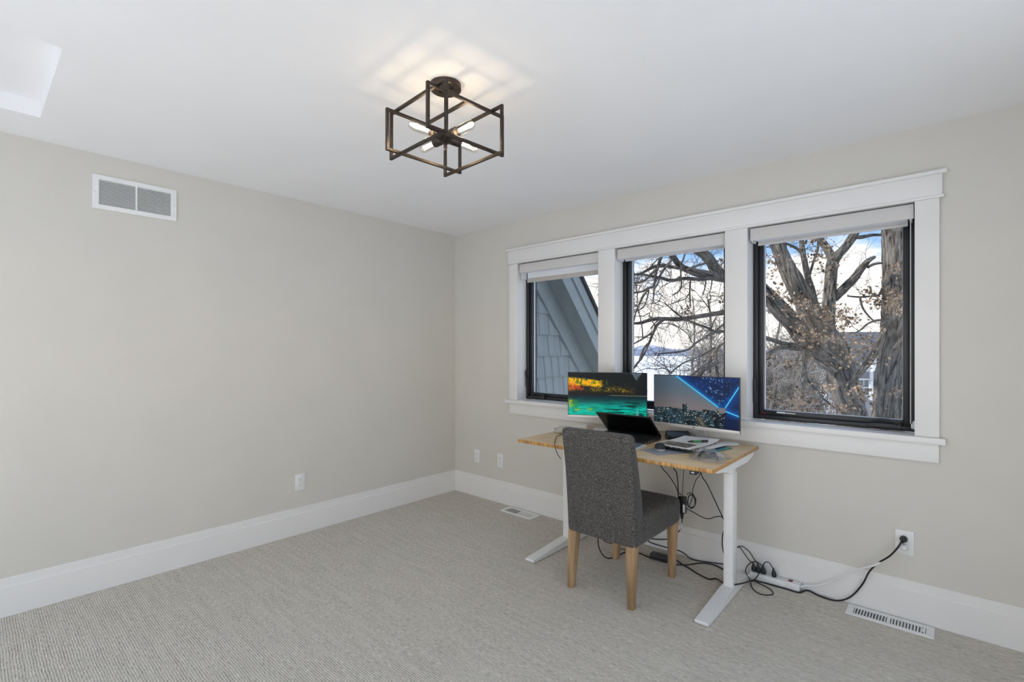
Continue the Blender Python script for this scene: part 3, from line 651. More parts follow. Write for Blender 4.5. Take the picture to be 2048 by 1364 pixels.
def monitor(label, x, y, z, yaw, fn, slabel, bdy=.095):
    W, Hh, chin, bz = .540, .320, .020, .006
    MM = Matrix.Translation((x, y, z)) @ Matrix.Rotation(yaw, 4, 'Z')          # local -y faces the user, origin under the panel
    t = thing('computer_monitor', label, 'monitor', (x, y, DZ))
    obj('housing', MB(MM).box(-W/2, W/2, .002, .016, 0, Hh, .003).box(-.15, .15, .014, .040, .03, .24, .012), M['blackp'], t)
    obj('bezel', MB(MM).box(-W/2, W/2, -.001, .004, chin, Hh, .001), M['blackp'], t)
    ch = obj('chin', MB(MM).box(-W/2, W/2, -.003, .006, 0, chin, .0015), M['silver'], t, 'silver strip below the screen')
    obj('emblem', MB(MM).lathe([(.0045, 0), (.0045, .0008), (.003, .001)], (.0, -.003, .010), n=14, dirv=(0, -1, 0)), M['blackp'], ch, 'small round dark maker emblem')
    screenmesh(slabel.split()[0], fn, MM @ Matrix.Translation((0, -.0014, chin+.002)), W-2*bz+.004, Hh-chin-bz, 0, t, slabel)
    hgt = z-DZ
    neck = MB(MM)
    for sx in (-1, 1): neck.hexa([(sx*.030, .098, -hgt+.006), (sx*.012, .098, -hgt+.006), (sx*.012, .112, -hgt+.006), (sx*.030, .112, -hgt+.006)], [(sx*.028, .030, .10), (sx*.010, .030, .10), (sx*.010, .044, .10), (sx*.028, .044, .10)])
    neck.hexa([(-.014, .100, -hgt+.006), (.014, .100, -hgt+.006), (.014, .110, -hgt+.006), (-.014, .110, -hgt+.006)], [(-.012, .032, .10), (.012, .032, .10), (.012, .042, .10), (-.012, .042, .10)])
    obj('stand_neck', neck, M['silver'], t)
    bp = [(.10*math.cos(a), bdy+.055*math.sin(a)) for a in [k*2*math.pi/40 for k in range(40)]]
    obj('stand_base', MB(MM).prism(bp, 2, -hgt+.0005, -hgt+.009), M['white_plastic'], t)
    return t, MM
monitor('computer monitor showing yellow autumn trees over a teal lake', 1.783, -.190, .866, R(27), lake, 'autumn lake picture on the screen')
monitor('computer monitor showing a grey city skyline with blue neon lines', 2.405, -.228, .866, R(-5.5), city, 'night city picture on the screen')

# ------------------------------------------------------------------ laptop, keyboard, mouse, papers
HYL = -.222
t = thing('laptop', 'black laptop standing half closed between chair and monitors', 'laptop', (2.003, -.34, DZ))
bs = obj('base', MB().box(1.812, 2.196, -.478, HYL, DZ+.001, DZ+.021, .003), M['blackp'], t)
tl = math.hypot(.155, .137); LM = Matrix.Translation((2.004, HYL, DZ+.018)) @ Matrix.Rotation(math.atan2(.155, .137), 4, 'X')   # lid leans towards the user
obj('lid', MB(LM).box(-.192, .192, -.001, .006, 0, tl, .002), M['blackp'], t)
obj('screen', MB(LM).box(-.180, .180, -.0018, -.0008, .018, tl-.010), M['screen_off'], t, 'black switched-off screen', smooth=0)
obj('hinge', MB().tube([(1.85, HYL, DZ+.019), (2.16, HYL, DZ+.019)], .006, 10), M['blackp'], t)
for r in range(5):
    for c in range(15):
        x = 1.835+c*.0225; yy = -.262-r*.0205
        obj('key', MB().box(x, x+.0185, yy-.0165, yy, DZ+.0205, DZ+.0225, .001, 1), M['blackp'], bs)
obj('touchpad', MB().box(1.945, 2.05, -.468, -.385, DZ+.0205, DZ+.0216), M['screen_off'], bs, smooth=0)
for k in range(4): obj('port', MB().box(2.1950, 2.1966, -.44+k*.035, -.44+k*.035+.014, DZ+.007, DZ+.013), M['chrome'], bs, smooth=0)

t = thing('keyboard', 'slim light grey keyboard with dark keys in front of the laptop', 'keyboard', (2.02, -.59, DZ))
KM = Matrix.Translation((2.02, -.578, DZ)) @ Matrix.Rotation(R(2), 4, 'Z')
kb = obj('case', MB(KM).prism([(-.075, .001), (-.075, .007), (.065, .016), (.072, .014), (.072, .001)], 0, -.215, .215), M['light_grey'], t)
for r in range(5):
    for c in range(20):
        x = -.205+c*.0206; y0 = -.058+r*.0225; zz = .0078+(y0+.066)*.0643
        obj('key', MB(KM).box(x, x+.0175, y0, y0+.0185, zz, zz+.0045, .001, 1), M['keys'], t)

t = thing('mouse_mat', 'thin grey plastic sheet under the computer mouse', 'mouse mat', (2.36, -.55, DZ))
q = [(2.245, -.600), (2.385, -.672), (2.490, -.500), (2.31, -.41)]
tagp = MB().prism(q, 2, DZ+.0004, DZ+.0014); obj('sheet', tagp, M['grey_sheet'], t, smooth=0)
t = thing('computer_mouse', 'dark grey computer mouse with a pale underside on the desk', 'mouse', (2.328, -.528, DZ))
MMo = Matrix.Translation((2.330, -.528, DZ+.0016)) @ Matrix.Rotation(R(28), 4, 'Z')
def mouse_rings(zs):
    return [[(MMo @ Vector((x, y*1.0, z))) for x, y in [(w*math.cos(a), l*math.sin(a)+o) for a in [k*2*math.pi/28 for k in range(28)]]] for z, w, l, o in zs]
obj('base', loft(mouse_rings([(.0, .026, .050, 0), (.003, .029, .053, 0), (.009, .0305, .0545, 0), (.012, .0305, .0545, 0)])), M['light_grey'], t, smooth=60)
sh = obj('shell', loft(mouse_rings([(.010, .0307, .0547, 0), (.018, .030, .053, .0), (.027, .0265, .047, -.002), (.034, .020, .036, -.004), (.038, .010, .018, -.006), (.0386, .004, .008, -.006)])), M['blackp'], t, smooth=60)
b = MB(MMo @ Matrix.Translation((0, .028, .033))); b.lathe([(.004, -.003), (.006, -.002), (.006, .002), (.004, .003)], (0, 0, 0), 0, 14); obj('scroll_wheel', b, M['light_grey'], sh)

# magazine pile
PM = Matrix.Translation((2.425, -.345, DZ)) @ Matrix.Rotation(R(-4), 4, 'Z')
def sheet(name, label, cat, m, x0, x1, y0, y1, z0, th, curl=0, rot=0, group=None, nx=10, ny=10, dx=0, dy=0):
    MM = PM @ Matrix.Translation((dx, dy, 0)) @ Matrix.Rotation(R(rot), 4, 'Z')
    def f(u, v, o): 
        e = curl*max(0, (v-.55)/.45)**2*(.4+.6*u)
        return (x0+(x1-x0)*u, y0+(y1-y0)*v, z0+o+e)
    b = MB(MM); b.grid(lambda u, v: f(u, v, th), nx, ny); b.grid(lambda u, v: f(u, v, 0), nx, ny, True)
    w = nx+1; n = (nx+1)*(ny+1)
    edge = [i for i in range(nx+1)]+[j*w+nx for j in range(1, ny+1)]+[ny*w+i for i in range(nx-1, -1, -1)]+[j*w for j in range(ny-1, 0, -1)]
    for a, c in zip(edge, edge[1:]+edge[:1]): b.f.append([a, c, c+n, a+n])
    o = obj(name, b, m, loc=MM.translation, smooth=40); tag(o, label, cat, group); return o, MM, f
sheet('folder', 'teal card folder at the bottom of the paper pile', 'folder', M['teal'], -.08, .155, -.12, .17, .0005, .005, dx=.01, rot=-8)
sheet('notebook', 'navy notebook between the teal folder and the magazines', 'notebook', M['navy'], -.09, .145, -.14, .16, .006, .008, dx=.005, rot=3)
sheet('paper_sheets', 'white loose paper sheets under the magazine', 'paper', M['paper'], -.10, .14, -.14, .17, .0145, .005, rot=-6)
sheet('magazine', 'grey covered magazine second in the paper pile', 'magazine', M['mag'], -.115, .105, -.175, .13, .020, .006, rot=2)
o, MM, f = sheet('magazine', 'open magazine with white page topmost in the paper pile', 'magazine', M['paper'], -.115, .105, -.180, .150, .0265, .005, curl=.014, rot=-3)
pic = MB(MM); pic.grid(lambda u, v: tuple(Vector(f(.06+.82*u, .03+.36*v, .0055))), 6, 6)
OFF[o] = Vector(MM.translation); obj('cover_picture', pic, M['mag'], o, 'dark printed photograph on the page', smooth=0)
t = thing('marker_pen', 'green and black marker pen lying on the open magazine', 'pen', MM @ Vector((.06, -.02, .032)))
a, c = MM @ Vector((.005, -.030, .0390)), MM @ Vector((.085, .055, .0425)); d = (c-a).normalized()
obj('barrel', MB().lathe([(.006, .030), (.0065, .032), (.0065, .075), (.006, .077)], a, n=14, dirv=d), M['green'], t, 'green barrel')
obj('cap', MB().lathe([(.0055, .076), (.0068, .078), (.0068, .112), (.005, .116)], a, n=14, dirv=d), M['blackp'], t)
obj('tip', MB().lathe([(.0015, 0), (.0035, .006), (.0055, .014), (.0065, .031)], a, n=14, dirv=d), M['blackp'], t)

t = thing('round_puck', 'flat round white puck on the bare back corner of the desk', 'puck', (2.567, -.092, DZ))
obj('body', MB().lathe([(.050, .0004), (.053, .002), (.053, .008), (.050, .010)], (2.567, -.098, DZ), 2, 36), M['white_plastic'], t)
obj('rim', MB().lathe([(.0535, .003), (.0545, .004), (.0545, .006), (.0535, .007)], (2.567, -.098, DZ), 2, 36), M['light_grey'], t)

# papers and envelopes behind the chair back
PM = Matrix.Translation((1.60, -.345, DZ)) @ Matrix.Rotation(R(38), 4, 'Z')
sheet('envelope', 'white envelope lying under the curled papers', 'paper', M['paper'], -.11, .15, -.05, .07, .0005, .003, dx=.04)
sheet('notebook', 'cream notebook with curled cover beneath the left monitor', 'notebook', M['cream'], -.12, .09, -.07, .07, .004, .010, curl=.004, rot=4)
sheet('booklet', 'pale booklet with a curled page on the cream notebook', 'booklet', M['cream'], -.10, .10, -.06, .06, .0145, .008, curl=.020, rot=-6)

# plastic bag with a cable in it
t = thing('plastic_bag', 'clear plastic bag with a coiled dark cable on the desk', 'bag', (2.61, -.57, DZ))
rngb = random.Random(3)
def bagf(u, v):
    x = 2.525+.172*u; yy = -.655+.175*v
    e = math.sin(math.pi*min(1, max(0, u)))**.6*math.sin(math.pi*min(1, max(0, v)))**.6
    z = DZ+.002+.046*e*(1+.25*math.sin(17*u+5*v)*math.cos(13*v-4*u))
    return (x+.012*math.sin(9*v), yy+.010*math.sin(8*u), z)
b = MB(); b.grid(bagf, 22, 22); b.grid(lambda u, v: (bagf(u, v)[0], bagf(u, v)[1], DZ+.0012), 22, 22, True)
obj('film', b, M['bag'], t, smooth=25)
pts = [(2.612+.052*math.cos(a)*(1-.01*k), -.568+.046*math.sin(a)*(1-.01*k), DZ+.008+.0006*k) for k, a in enumerate([i*.45 for i in range(42)])]
obj('coiled_cable', MB().tube(pts, .0042, 7), M['blackp'], t)

# dock with cables behind the laptop
t = thing('docking_station', 'small black docking box with a cable tangle behind the laptop', 'dock', (2.262, -.12, DZ))
DMk = Matrix.Translation((2.262, -.125, DZ)) @ Matrix.Rotation(R(35), 4, 'Z')
obj('body', MB(DMk).prism([(-.045, .001), (-.050, .016), (-.020, .040), (.040, .046), (.048, .001)], 0, -.07, .07), M['blackp'], t)
rg = random.Random(11)
for k in range(5):
    z0 = DZ+.006+.004*k; p = [(2.20+rg.uniform(-.01, .01), -.14+rg.uniform(-.04, .04), DZ+.012+.01*(k % 3)), (2.23+rg.uniform(-.02, .02), -.19+rg.uniform(-.02, .02), DZ+.020+.010*(k % 2)), (2.27+rg.uniform(-.02, .02), -.205, DZ+.009+.008*(k % 3)), (2.30+rg.uniform(-.02, .02), -.16+rg.uniform(-.02, .02), DZ+.02)]
    obj('lead', MB().tube(p, .0026, 6, smooth=4), M['cable'], t)

# ------------------------------------------------------------------ cords
def drape(px, z=.005, ymax=-.026):
    out = []
    for p in px:
        q = onZ(p[0], p[1], p[2] if len(p) > 2 else z)
        if q.y > ymax: q = onY(p[0], p[1], ymax)
        out.append(q)
    return out
def cable(label, pts, r, m=None, group='loose cables under the desk'):
    return tag(obj('cable', MB().tube(pts, r, 7, smooth=5), m or M['cable'], loc=pts[0]), label, 'cable', group)
def cord(t, pts, r, m=None, label=None): return obj('cord', MB().tube(pts, r, 7, smooth=5), m or M['cable'], t, label)
YC = -.27
hang = lambda px, y=YC: [onY(a, b, y) for a, b in px]
UZ = DZ-.024
def to_top(px, y=YC):                                             # start of a hanging cord, carried up to the underside of the desktop
    p = hang(px, y); q = p[0].copy(); q.z = UZ; q.x -= .01; return [q]+p
GA = 'power adapters under the desk'
t = thing('power_adapter', 'black power adapter with white label hanging under the desk', 'power adapter', onY(1366, 1010, YC), GA)
p0, p1 = onY(1362, 992, YC), onY(1372, 1027, YC)
obj('brick', MB().box(p0.x, p1.x, YC-.016, YC+.016, p1.z, p0.z, .004), M['blackp'], t)
q0, q1 = onY(1365.5, 1009, YC-.017), onY(1370, 1026, YC-.017)
obj('rating_label', MB().box(q0.x, q1.x, YC-.0168, YC-.0160, q1.z, q0.z), M['label'], t, 'white printed rating label', smooth=0)
obj('plug_end', MB().lathe([(.011, 0), (.010, -.018), (.005, -.034)], onY(1364, 1027, YC), 2, 12), M['blackp'], t)
cord(t, to_top([(1322, 931), (1336, 949), (1350, 970), (1356, 984), (1363, 990)]), .0028)
cord(t, to_top([(1367, 938), (1366, 960), (1365, 985), (1366, 993)], YC-.004), .0018, label='thin cord rising to the desk')
cord(t, [onY(1364, 1031, YC)]+hang([(1364, 1045), (1361, 1058), (1353, 1068), (1345, 1076)], YC), .003)
cord(t, hang([(1373, 1017), (1386, 1024), (1404, 1034), (1417, 1037.5), (1430, 1034), (1442, 1033), (1450, 1040)], YC+.004), .0026, label='cord sagging across to the column')
p = hang([(1363.6, 1046), (1362.8, 1052), (1360, 1059)], YC-.001); obj('cord_band', MB().tube(p, .0036, 8, smooth=3), M['light_grey'], t, 'grey plastic band on the cord')
t = thing('junction_box', 'black box hanging behind the adapter with the white label', 'power adapter', onY(1360, 1010, YC+.03), GA)
p0, p1 = onY(1357.5, 992, YC+.03), onY(1363.5, 1025.5, YC+.03)
obj('case', MB().box(p0.x, p1.x, YC+.018, YC+.045, p1.z, p0.z, .003), M['blackp'], t)
cord(t, to_top([(1347, 934), (1353, 945), (1355.5, 965), (1356.5, 990), (1358, 1006)], YC+.02), .0035)
coil = [onY(1401, 945, YC-.01), onY(1392, 960, YC-.01), onY(1385, 982, YC-.01)]
for k in range(26):
    a = k*.62-.9; rr = 1+.10*math.sin(k*1.7); coil.append(onY(1383.5+8*rr*math.cos(a)-.05*k, 1003+13*rr*math.sin(a)-.5*math.cos(k), YC-.012+.012*math.sin(k*.9)))
coil += hang([(1386, 989), (1378, 986), (1374, 989)], YC-.022)
q = coil[0].copy(); q.z = UZ; cable('black cable wound into loops beside the hanging adapter', [q]+coil, .0022)
q = onY(1402, 945, YC-.012); q.z = UZ
cable('black cable slanting from under the desktop to the column and down beside it', [q]+hang([(1402, 946), (1415, 970), (1432, 1006), (1445, 1034), (1450, 1047), (1448, 1060), (1445, 1072), (1444.5, 1090), (1448, 1110), (1450.5, 1122)], YC-.012), .0030)
cable('black cable with a hairpin bend lying along the baseboard', drape([(1345, 1077), (1322, 1079), (1300, 1077.5), (1296.5, 1081), (1303, 1086), (1330, 1094), (1352, 1099), (1369, 1107.5), (1384, 1118.7), (1415, 1124), (1451, 1129), (1465, 1132)], .004), .0032)
cable('thin black cable passing behind the chair legs', drape([(1203, 1073), (1211, 1083), (1228, 1088), (1236, 1094), (1247, 1098.5), (1262, 1100)], .004), .0026)
t = thing('power_adapter', 'black power adapter lying on the carpet behind the chair', 'power adapter', onZ(1318, 1120, 0), GA)
a = onZ(1299, 1117.5, 0); c = onZ(1336, 1127, 0); d = (c-a); yaw = math.atan2(d.y, d.x)
obj('brick', MB(Matrix.Translation(a) @ Matrix.Rotation(yaw, 4, 'Z')).box(0, d.length, 0, .058, .0005, .034, .005), M['blackp'], t)
cord(t, [onY(1195, 1062, -.30)]+drape([(1197, 1090, .06), (1203, 1106, .02), (1213, 1115.5), (1224, 1115.5), (1246, 1106), (1262, 1101), (1278, 1106), (1297, 1114), (1303, 1117)], .004), .0038)
cord(t, drape([(1333, 1124, .012), (1352, 1129), (1375, 1129.5), (1400, 1126), (1425, 1129), (1451, 1141), (1462, 1147)], .004), .0036)
# thick black cord from the wall outlet
t = thing('power_cable', 'thick black cord from the wall outlet to behind the desk', 'cord', onY(1806, 1077, -.02), 'cords plugged in by the desk')
kc = drape([(1352, 1119), (1366, 1129.5), (1378, 1136), (1395, 1147), (1416, 1157.5), (1424, 1158), (1433, 1157.5), (1448, 1167, .034), (1462, 1169, .052), (1478, 1168, .053), (1494, 1164, .040), (1503, 1161, .014)], .0045)
kc += [Vector((2.735, -.088, .0045)), Vector((2.80, -.0835, .0045)), Vector((2.87, -.0825, .0045)), Vector((2.93, -.080, .0045))]+drape([(1615, 1180.5), (1640, 1192), (1665, 1200), (1680, 1201)], .0045)
for xx, yy, zz in ((1697, 1196, -.036), (1712, 1184, -.034), (1727, 1165, -.036), (1738, 1144, -.042), (1755, 1127, -.050), (1778, 1113, -.058), (1794, 1097, -.056), (1803, 1083, -.046)): kc.append(onY(xx, yy, zz))
cord(t, kc, .0042)
c = onY(1807, 1077, -.022)
obj('plug', MB().lathe([(.010, .002), (.0155, .004), (.0165, .014), (.013, .030), (.009, .036)], (c.x, -.006, .396), n=16, dirv=(0, -1, 0)).tube([(c.x, -.034, .394), (c.x-.004, -.044, .386), onY(1803, 1083, -.046)], [.008, .007, .0055], 8), M['blackp'], t)
# power strip with its white cord
t = thing('power_strip', 'white power strip with red switch and white cord along the baseboard', 'power strip', (2.79, -.055, 0))
SX0, SX1 = 2.672, 2.932; SY0, SY1 = -.076, -.028; SZ = .044
bd = obj('case', MB().box(SX0, SX1-.068, SY0, SY1, .001, SZ-.004, .005).box(SX1-.075, SX1, SY0-.0015, SY1+.0015, .0003, SZ, .008), M['white_plastic'], t)
for k in range(6):
    x = SX0+.022+k*.0285
    fc = obj('socket_face', MB().box(x-.011, x+.011, SY0+.010, SY1-.010, SZ-.005, SZ-.0036), M['white_plastic'], bd, smooth=0)
    for dx, dy in ((-.005, .006), (-.005, -.006), (.007, 0)): obj('slot', MB().box(x+dx-.0022, x+dx+.0022, (SY0+SY1)/2+dy-.0010, (SY0+SY1)/2+dy+.0010, SZ-.0037, SZ-.0032), M['slot'], fc, smooth=0)
obj('switch', MB().box(SX1-.058, SX1-.038, SY0+.010, SY1-.010, SZ-.001, SZ+.0030, .001), M['red'], bd, 'dark red rocker switch')
wc = [Vector((2.929, -.052, .022))]+[onY(x, y, z) for x, y, z in ((1612, 1171, -.052), (1630, 1171.5, -.050), (1648, 1168, -.048), (1670, 1159, -.046), (1695, 1146, -.050), (1722, 1137, -.058), (1748, 1131, -.060), (1770, 1118, -.044), (1790, 1104, -.036), (1803, 1097, -.032))]
cord(t, wc, .0046, M['white_plastic'], 'white cord')
obj('plug', MB().lathe([(.012, .002), (.0155, .004), (.0155, .018), (.010, .026)], (c.x+.002, -.006, .356), n=16, dirv=(0, -1, 0)).tube([(c.x+.002, -.022, .356), onY(1803, 1097, -.032)], [.008, .005], 8), M['white_plastic'], t, 'white plug')
ym = (SY0+SY1)/2
ring = [onY(x, y, z) for x, y, z in ((1521, 1129, -.060), (1513, 1123.5, -.07), (1503, 1124.5, -.085), (1494, 1133, -.095), (1491, 1143, -.10), (1496, 1153, -.11))]
ring += drape([(1501, 1162, .008), (1503, 1172), (1509, 1181), (1520, 1187.5), (1533, 1190), (1544, 1189), (1546.5, 1185), (1540, 1178), (1525, 1170), (1510, 1162.5, .008)], .004)
STRIP = (('black corded plug in the strip socket farthest from the red switch', 0, [onY(x, y, -.055) for x, y in ((1498, 1120), (1488, 1106), (1479, 1094), (1470, 1096))]),
         ('black corded plug second from the unswitched end of the strip', .026, [onY(x, y, -.050) for x, y in ((1508, 1118), (1500, 1105), (1490, 1096), (1480, 1092), (1471, 1098))]),
         ('black corded plug whose cord loops out onto the carpet', .053, ring),
         ('black corded plug in the strip nearest the red switch', .108, [onY(x, y, z) for x, y, z in ((1543.5, 1133, -.060), (1539, 1126, -.066), (1532, 1124, -.075), (1526, 1130, -.085), (1519, 1145, -.10))]+drape([(1512, 1156, .02), (1505, 1162, .014)], .006)))
for label, ox, path in STRIP:
    x = SX0+.020+ox
    t = thing('power_cable', label, 'cord', (x, ym, SZ), 'cords plugged in by the desk')
    obj('plug', MB().lathe([(.010, -.003), (.0125, 0), (.0135, .012), (.010, .026), (.006, .036), (.0045, .046)], (x, ym, SZ), n=14, dirv=(-.12, 0, 1)), M['blackp'], t)
    cord(t, [Vector((x-.0055, ym, SZ+.044))]+path, .0027)
cable('thin black cable dropping over the front desk edge beside the chair', [onZ(1124, 868, DZ+.004), onZ(1113, 873, DZ+.004), onY(1109, 886, -.814), onY(1111, 898, -.816), onY(1116, 910, -.80), onY(1122, 918, -.77)], .0022)

# ------------------------------------------------------------------ outside: wing of the house seen through the left window
WX, FXX = .30, .56                                               # shingled wall plane, rake fascia plane
def rake(y, z0): return z0-1.125*(y-1.05)                        # 48 degree roof slope, falling away from the house
t = thing('house_wing', 'grey shingled wing of the house with sloping roof rake', 'building', (0, .24, -3.2))
ya, yb = .26, 3.3
def slab(x0, x1, za, zb_, name, m, lab=None, y0=ya, y1=yb):      # a board running along the rake between heights za..zb_ (at y = 1.05)
    b = MB().hexa([(x0, y0, rake(y0, za)), (x1, y0, rake(y0, za)), (x1, y1, rake(y1, za)), (x0, y1, rake(y1, za))], [(x0, y0, rake(y0, zb_)), (x1, y0, rake(y0, zb_)), (x1, y1, rake(y1, zb_)), (x0, y1, rake(y1, zb_))])
    return obj(name, b, m, t, lab, smooth=0)
core = MB().prism([(ya, -3.2), (yb, -3.2), (yb, rake(yb, 2.0)), (ya, rake(ya, 2.0))], 0, -1.2, WX-.022)
obj('wall_core', core, M['wing_trim'], t, smooth=0)
slab(WX-.03, WX+.040, 1.735, 2.06, 'frieze_board', M['wing_trim'])
slab(-1.0, FXX-.02, 2.045, 2.075, 'soffit', M['wing_trim'])
slab(FXX-.02, FXX, 1.985, 2.195, 'rake_fascia', M['wing_trim'])
slab(FXX-.02, FXX+.022, 2.195, 2.36, 'shadow_board', M['wing_trim'])
slab(-1.0, FXX+.045, 2.36, 2.42, 'roof_edge', M['roofing'], 'dark roofing edge')
rs = random.Random(5); EX = .228; courses = {}
widths = (.13, .16, .19, .22); base = {}
for w in widths:
    b = MB().hexa([(0, 0, 0), (.034, 0, 0), (.034, w-.006, 0), (0, w-.006, 0)], [(-.004, 0, EX+.05), (.003, 0, EX+.05), (.003, w-.006, EX+.05), (-.004, w-.006, EX+.05)])
    m = bpy.data.meshes.new('shingle'); m.from_pydata([tuple(v) for v in b.v], [], b.f); m.materials.append(M['shingle']); base[w] = m
z = 1.735-EX*6
while z < 2.0:
    y = .26+rs.uniform(0, .1)
    while y < 2.6:
        w = rs.choice(widths)
        if z < rake(y+w/2, 1.95):
            o = bpy.data.objects.new('shingle', base[w]); col.objects.link(o); o.parent = t; o.location = Vector((WX-.012, y, z-rs.uniform(0, .004)))-OFF[t]
        y += w
    z += EX

# ------------------------------------------------------------------ outside: ground, far shore, neighbour house
GZ = -3.2
g = MB().box(-700, 900, -300, 900, GZ-.5, GZ); gr = struct('ground', g, M['snow'], 'white snow covered ground and frozen lake')
rf = random.Random(2)
b = MB(); D = 372
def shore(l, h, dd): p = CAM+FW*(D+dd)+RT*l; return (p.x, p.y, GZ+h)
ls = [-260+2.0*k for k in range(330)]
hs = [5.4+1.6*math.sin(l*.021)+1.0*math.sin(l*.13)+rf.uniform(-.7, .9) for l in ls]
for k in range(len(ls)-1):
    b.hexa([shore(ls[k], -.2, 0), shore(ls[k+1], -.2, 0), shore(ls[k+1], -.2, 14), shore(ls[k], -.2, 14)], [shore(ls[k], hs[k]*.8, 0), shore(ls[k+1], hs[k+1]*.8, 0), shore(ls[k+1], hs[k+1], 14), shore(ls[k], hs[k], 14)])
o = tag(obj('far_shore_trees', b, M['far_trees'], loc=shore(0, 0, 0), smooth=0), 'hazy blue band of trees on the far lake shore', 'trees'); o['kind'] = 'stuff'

HB = at(1745, 740, 24); hx = RT.copy(); hn = FW.copy()           # house stands square to the view
t = thing('neighbor_house', 'grey neighbour house with dark roof and white trim beyond the oaks', 'building', (HB.x, HB.y, GZ))
def HP(px, py, dd=0): return at(px, py, 24)+hn*dd
def quadbox(name, pts, depth, m, lab=None, par=None, front=0.0):
    lo = [p-hn*front for p in pts]; hi = [p+hn*(depth) for p in pts]
    return obj(name, MB().hexa(lo, hi), m, par or t, lab, smooth=0)
def rectpx(x0, x1, y0, y1): return [HP(x0, y1), HP(x1, y1), HP(x1, y0), HP(x0, y0)]
gpx = 700+F*(CAM.z-GZ)/24
quadbox('wall', rectpx(1704, 1930, 735, gpx), 1.8, M['h_side'])
quadbox('rear_wall', rectpx(1832, 1925, 737, gpx), 5, M['h_side'])
k = 0; yy = 742
while yy < 860:
    quadbox('siding_board', rectpx(1704, 1930, yy, yy+9.2), .0, M['h_side'], front=.03); yy += 9.6
rf_ = MB(); e0, e1 = HP(1690, 741, -.5), HP(1945, 741, -.5); r0, r1 = at(1650, 668, 28.5), at(1960, 668, 28.5)
u = Vector((0, 0, .12)); obj('roof', MB().hexa([e0, e1, r1, r0], [e0+u, e1+u, r1+u, r0+u]), M['h_roof'], t, smooth=0)
# projecting gable with white rake boards
pk, l0, l1 = HP(1765, 700, -1.4), HP(1700, 741, -1.4), HP(1832, 741, -1.4)
b = MB(); n_ = hn*1.5
b.add([l0, l1, pk, l0+n_, l1+n_, pk+n_], [(0, 1, 2), (5, 4, 3), (0, 3, 4, 1), (1, 4, 5, 2), (2, 5, 3, 0)]); obj('gable', b, M['h_side'], t, smooth=0)
for a, c in ((l0, pk), (pk, l1)):
    d = (c-a).normalized(); up_ = Vector((0, 0, .30))
    b = MB().hexa([a-hn*.1, c-hn*.1, c+hn*.02, a+hn*.02], [a-hn*.1+up_, c-hn*.1+up_, c+hn*.02+up_, a+hn*.02+up_]); obj('rake_board', b, M['h_white'], t, smooth=0)
quadbox('corner_board', rectpx(1737.5, 1744, 742, 800), 0, M['h_white'], front=.09)
quadbox('porch_post', rectpx(1736, 1747, 762, 800), 0, M['h_white'], front=.16)
wd = quadbox('window', rectpx(1714, 1737, 757, 792), 0, M['h_white'], front=.07)
for x0, x1 in ((1716.5, 1724.5), (1726.5, 1734.5)):
    for y0, y1 in ((760, 774), (776, 790)): quadbox('pane', rectpx(x0, x1, y0, y1), 0, M['h_glass'], par=wd, front=.085)

# ------------------------------------------------------------------ outside: oaks
rng = random.Random(21)
def limb(b, px, d0, d1, w0, w1, n=10, sub=4, wob=.05):            # px polyline with widths in px, depth runs d0 -> d1
    m = len(px); pts = []; rad = []
    for k, p in enumerate(px):
        f = k/(m-1); d = d0+(d1-d0)*f+.10*math.sin(k*2.1+p[0]); w = p[2] if len(p) > 2 else w0+(w1-w0)*f
        pts.append(at(p[0], p[1], d)); rad.append(w/2*d/F)
    b.tube(pts, rad, n, smooth=sub, wob=wob, rng=rng)
    return catmull(pts, rad, 3)
def twigs(b, P, Q, cnt, L=(.25, .8), r=.006, depth=2, droop=-.1, leafpts=None):
    n = len(P)
    for _ in range(cnt):
        i = rng.randrange(max(1, n//6), n); p = P[i]; tdir = (P[min(i+1, n-1)]-P[max(i-1, 0)])
        if tdir.length < 1e-6: continue
        tdir.normalize(); v = Vector((rng.gauss(0, 1), rng.gauss(0, 1), rng.gauss(0, 1))); v = (v-tdir*v.dot(tdir)).normalized()
        grow(b, p+v*Q[i]*.6, (tdir*rng.uniform(-.1, .8)+v).normalized(), rng.uniform(*L), min(r, Q[i]*.7), depth, droop, leafpts)
def grow(b, p, d, L, r, depth, droop, leafpts):
    k = 5; pts = [p]; ds = [d]
    for _ in range(k):
        d = (d+Vector((rng.gauss(0, .22), rng.gauss(0, .22), rng.gauss(0, .22)+droop*.3))).normalized(); pts.append(pts[-1]+d*L/k); ds.append(d)
    b.tube(pts, [r*(1-.12*j) for j in range(k+1)], 3 if r < .006 else 4, cap=False)
    if leafpts is not None: leafpts.append(pts[-1])
    if depth > 0:
        for j in range(rng.randint(2, 4)):
            i = rng.randint(1, k); v = (ds[i]+Vector((rng.gauss(0, .6), rng.gauss(0, .6), rng.gauss(0, .6)))).normalized()
            grow(b, pts[i], v, L*rng.uniform(.4, .7), r*.62, depth-1, droop, leafpts)
T1 = at(1704, 836, 9.2); T1.z = GZ
oak = thing('oak_tree', 'gnarled leaning oak with forked trunks and dry brown leaves', 'tree', T1, 'oak trees outside the windows')
def trunk_base(px, py, d, wpx):                                   # carries a trunk from its lowest visible point to the ground
    p = at(px, py, d); return p, wpx/2*d/F
b = MB()
P0, r0 = trunk_base(1704, 836, 9.2, 56)
base = [(P0+Vector((.25, .1, 0))), P0]; base[0] = Vector((P0.x+.35, P0.y+.1, GZ)); b.tube([base[0], (base[0]+P0)/2, P0], [r0*1.35, r0*1.1, r0], 14, wob=.04, rng=rng)
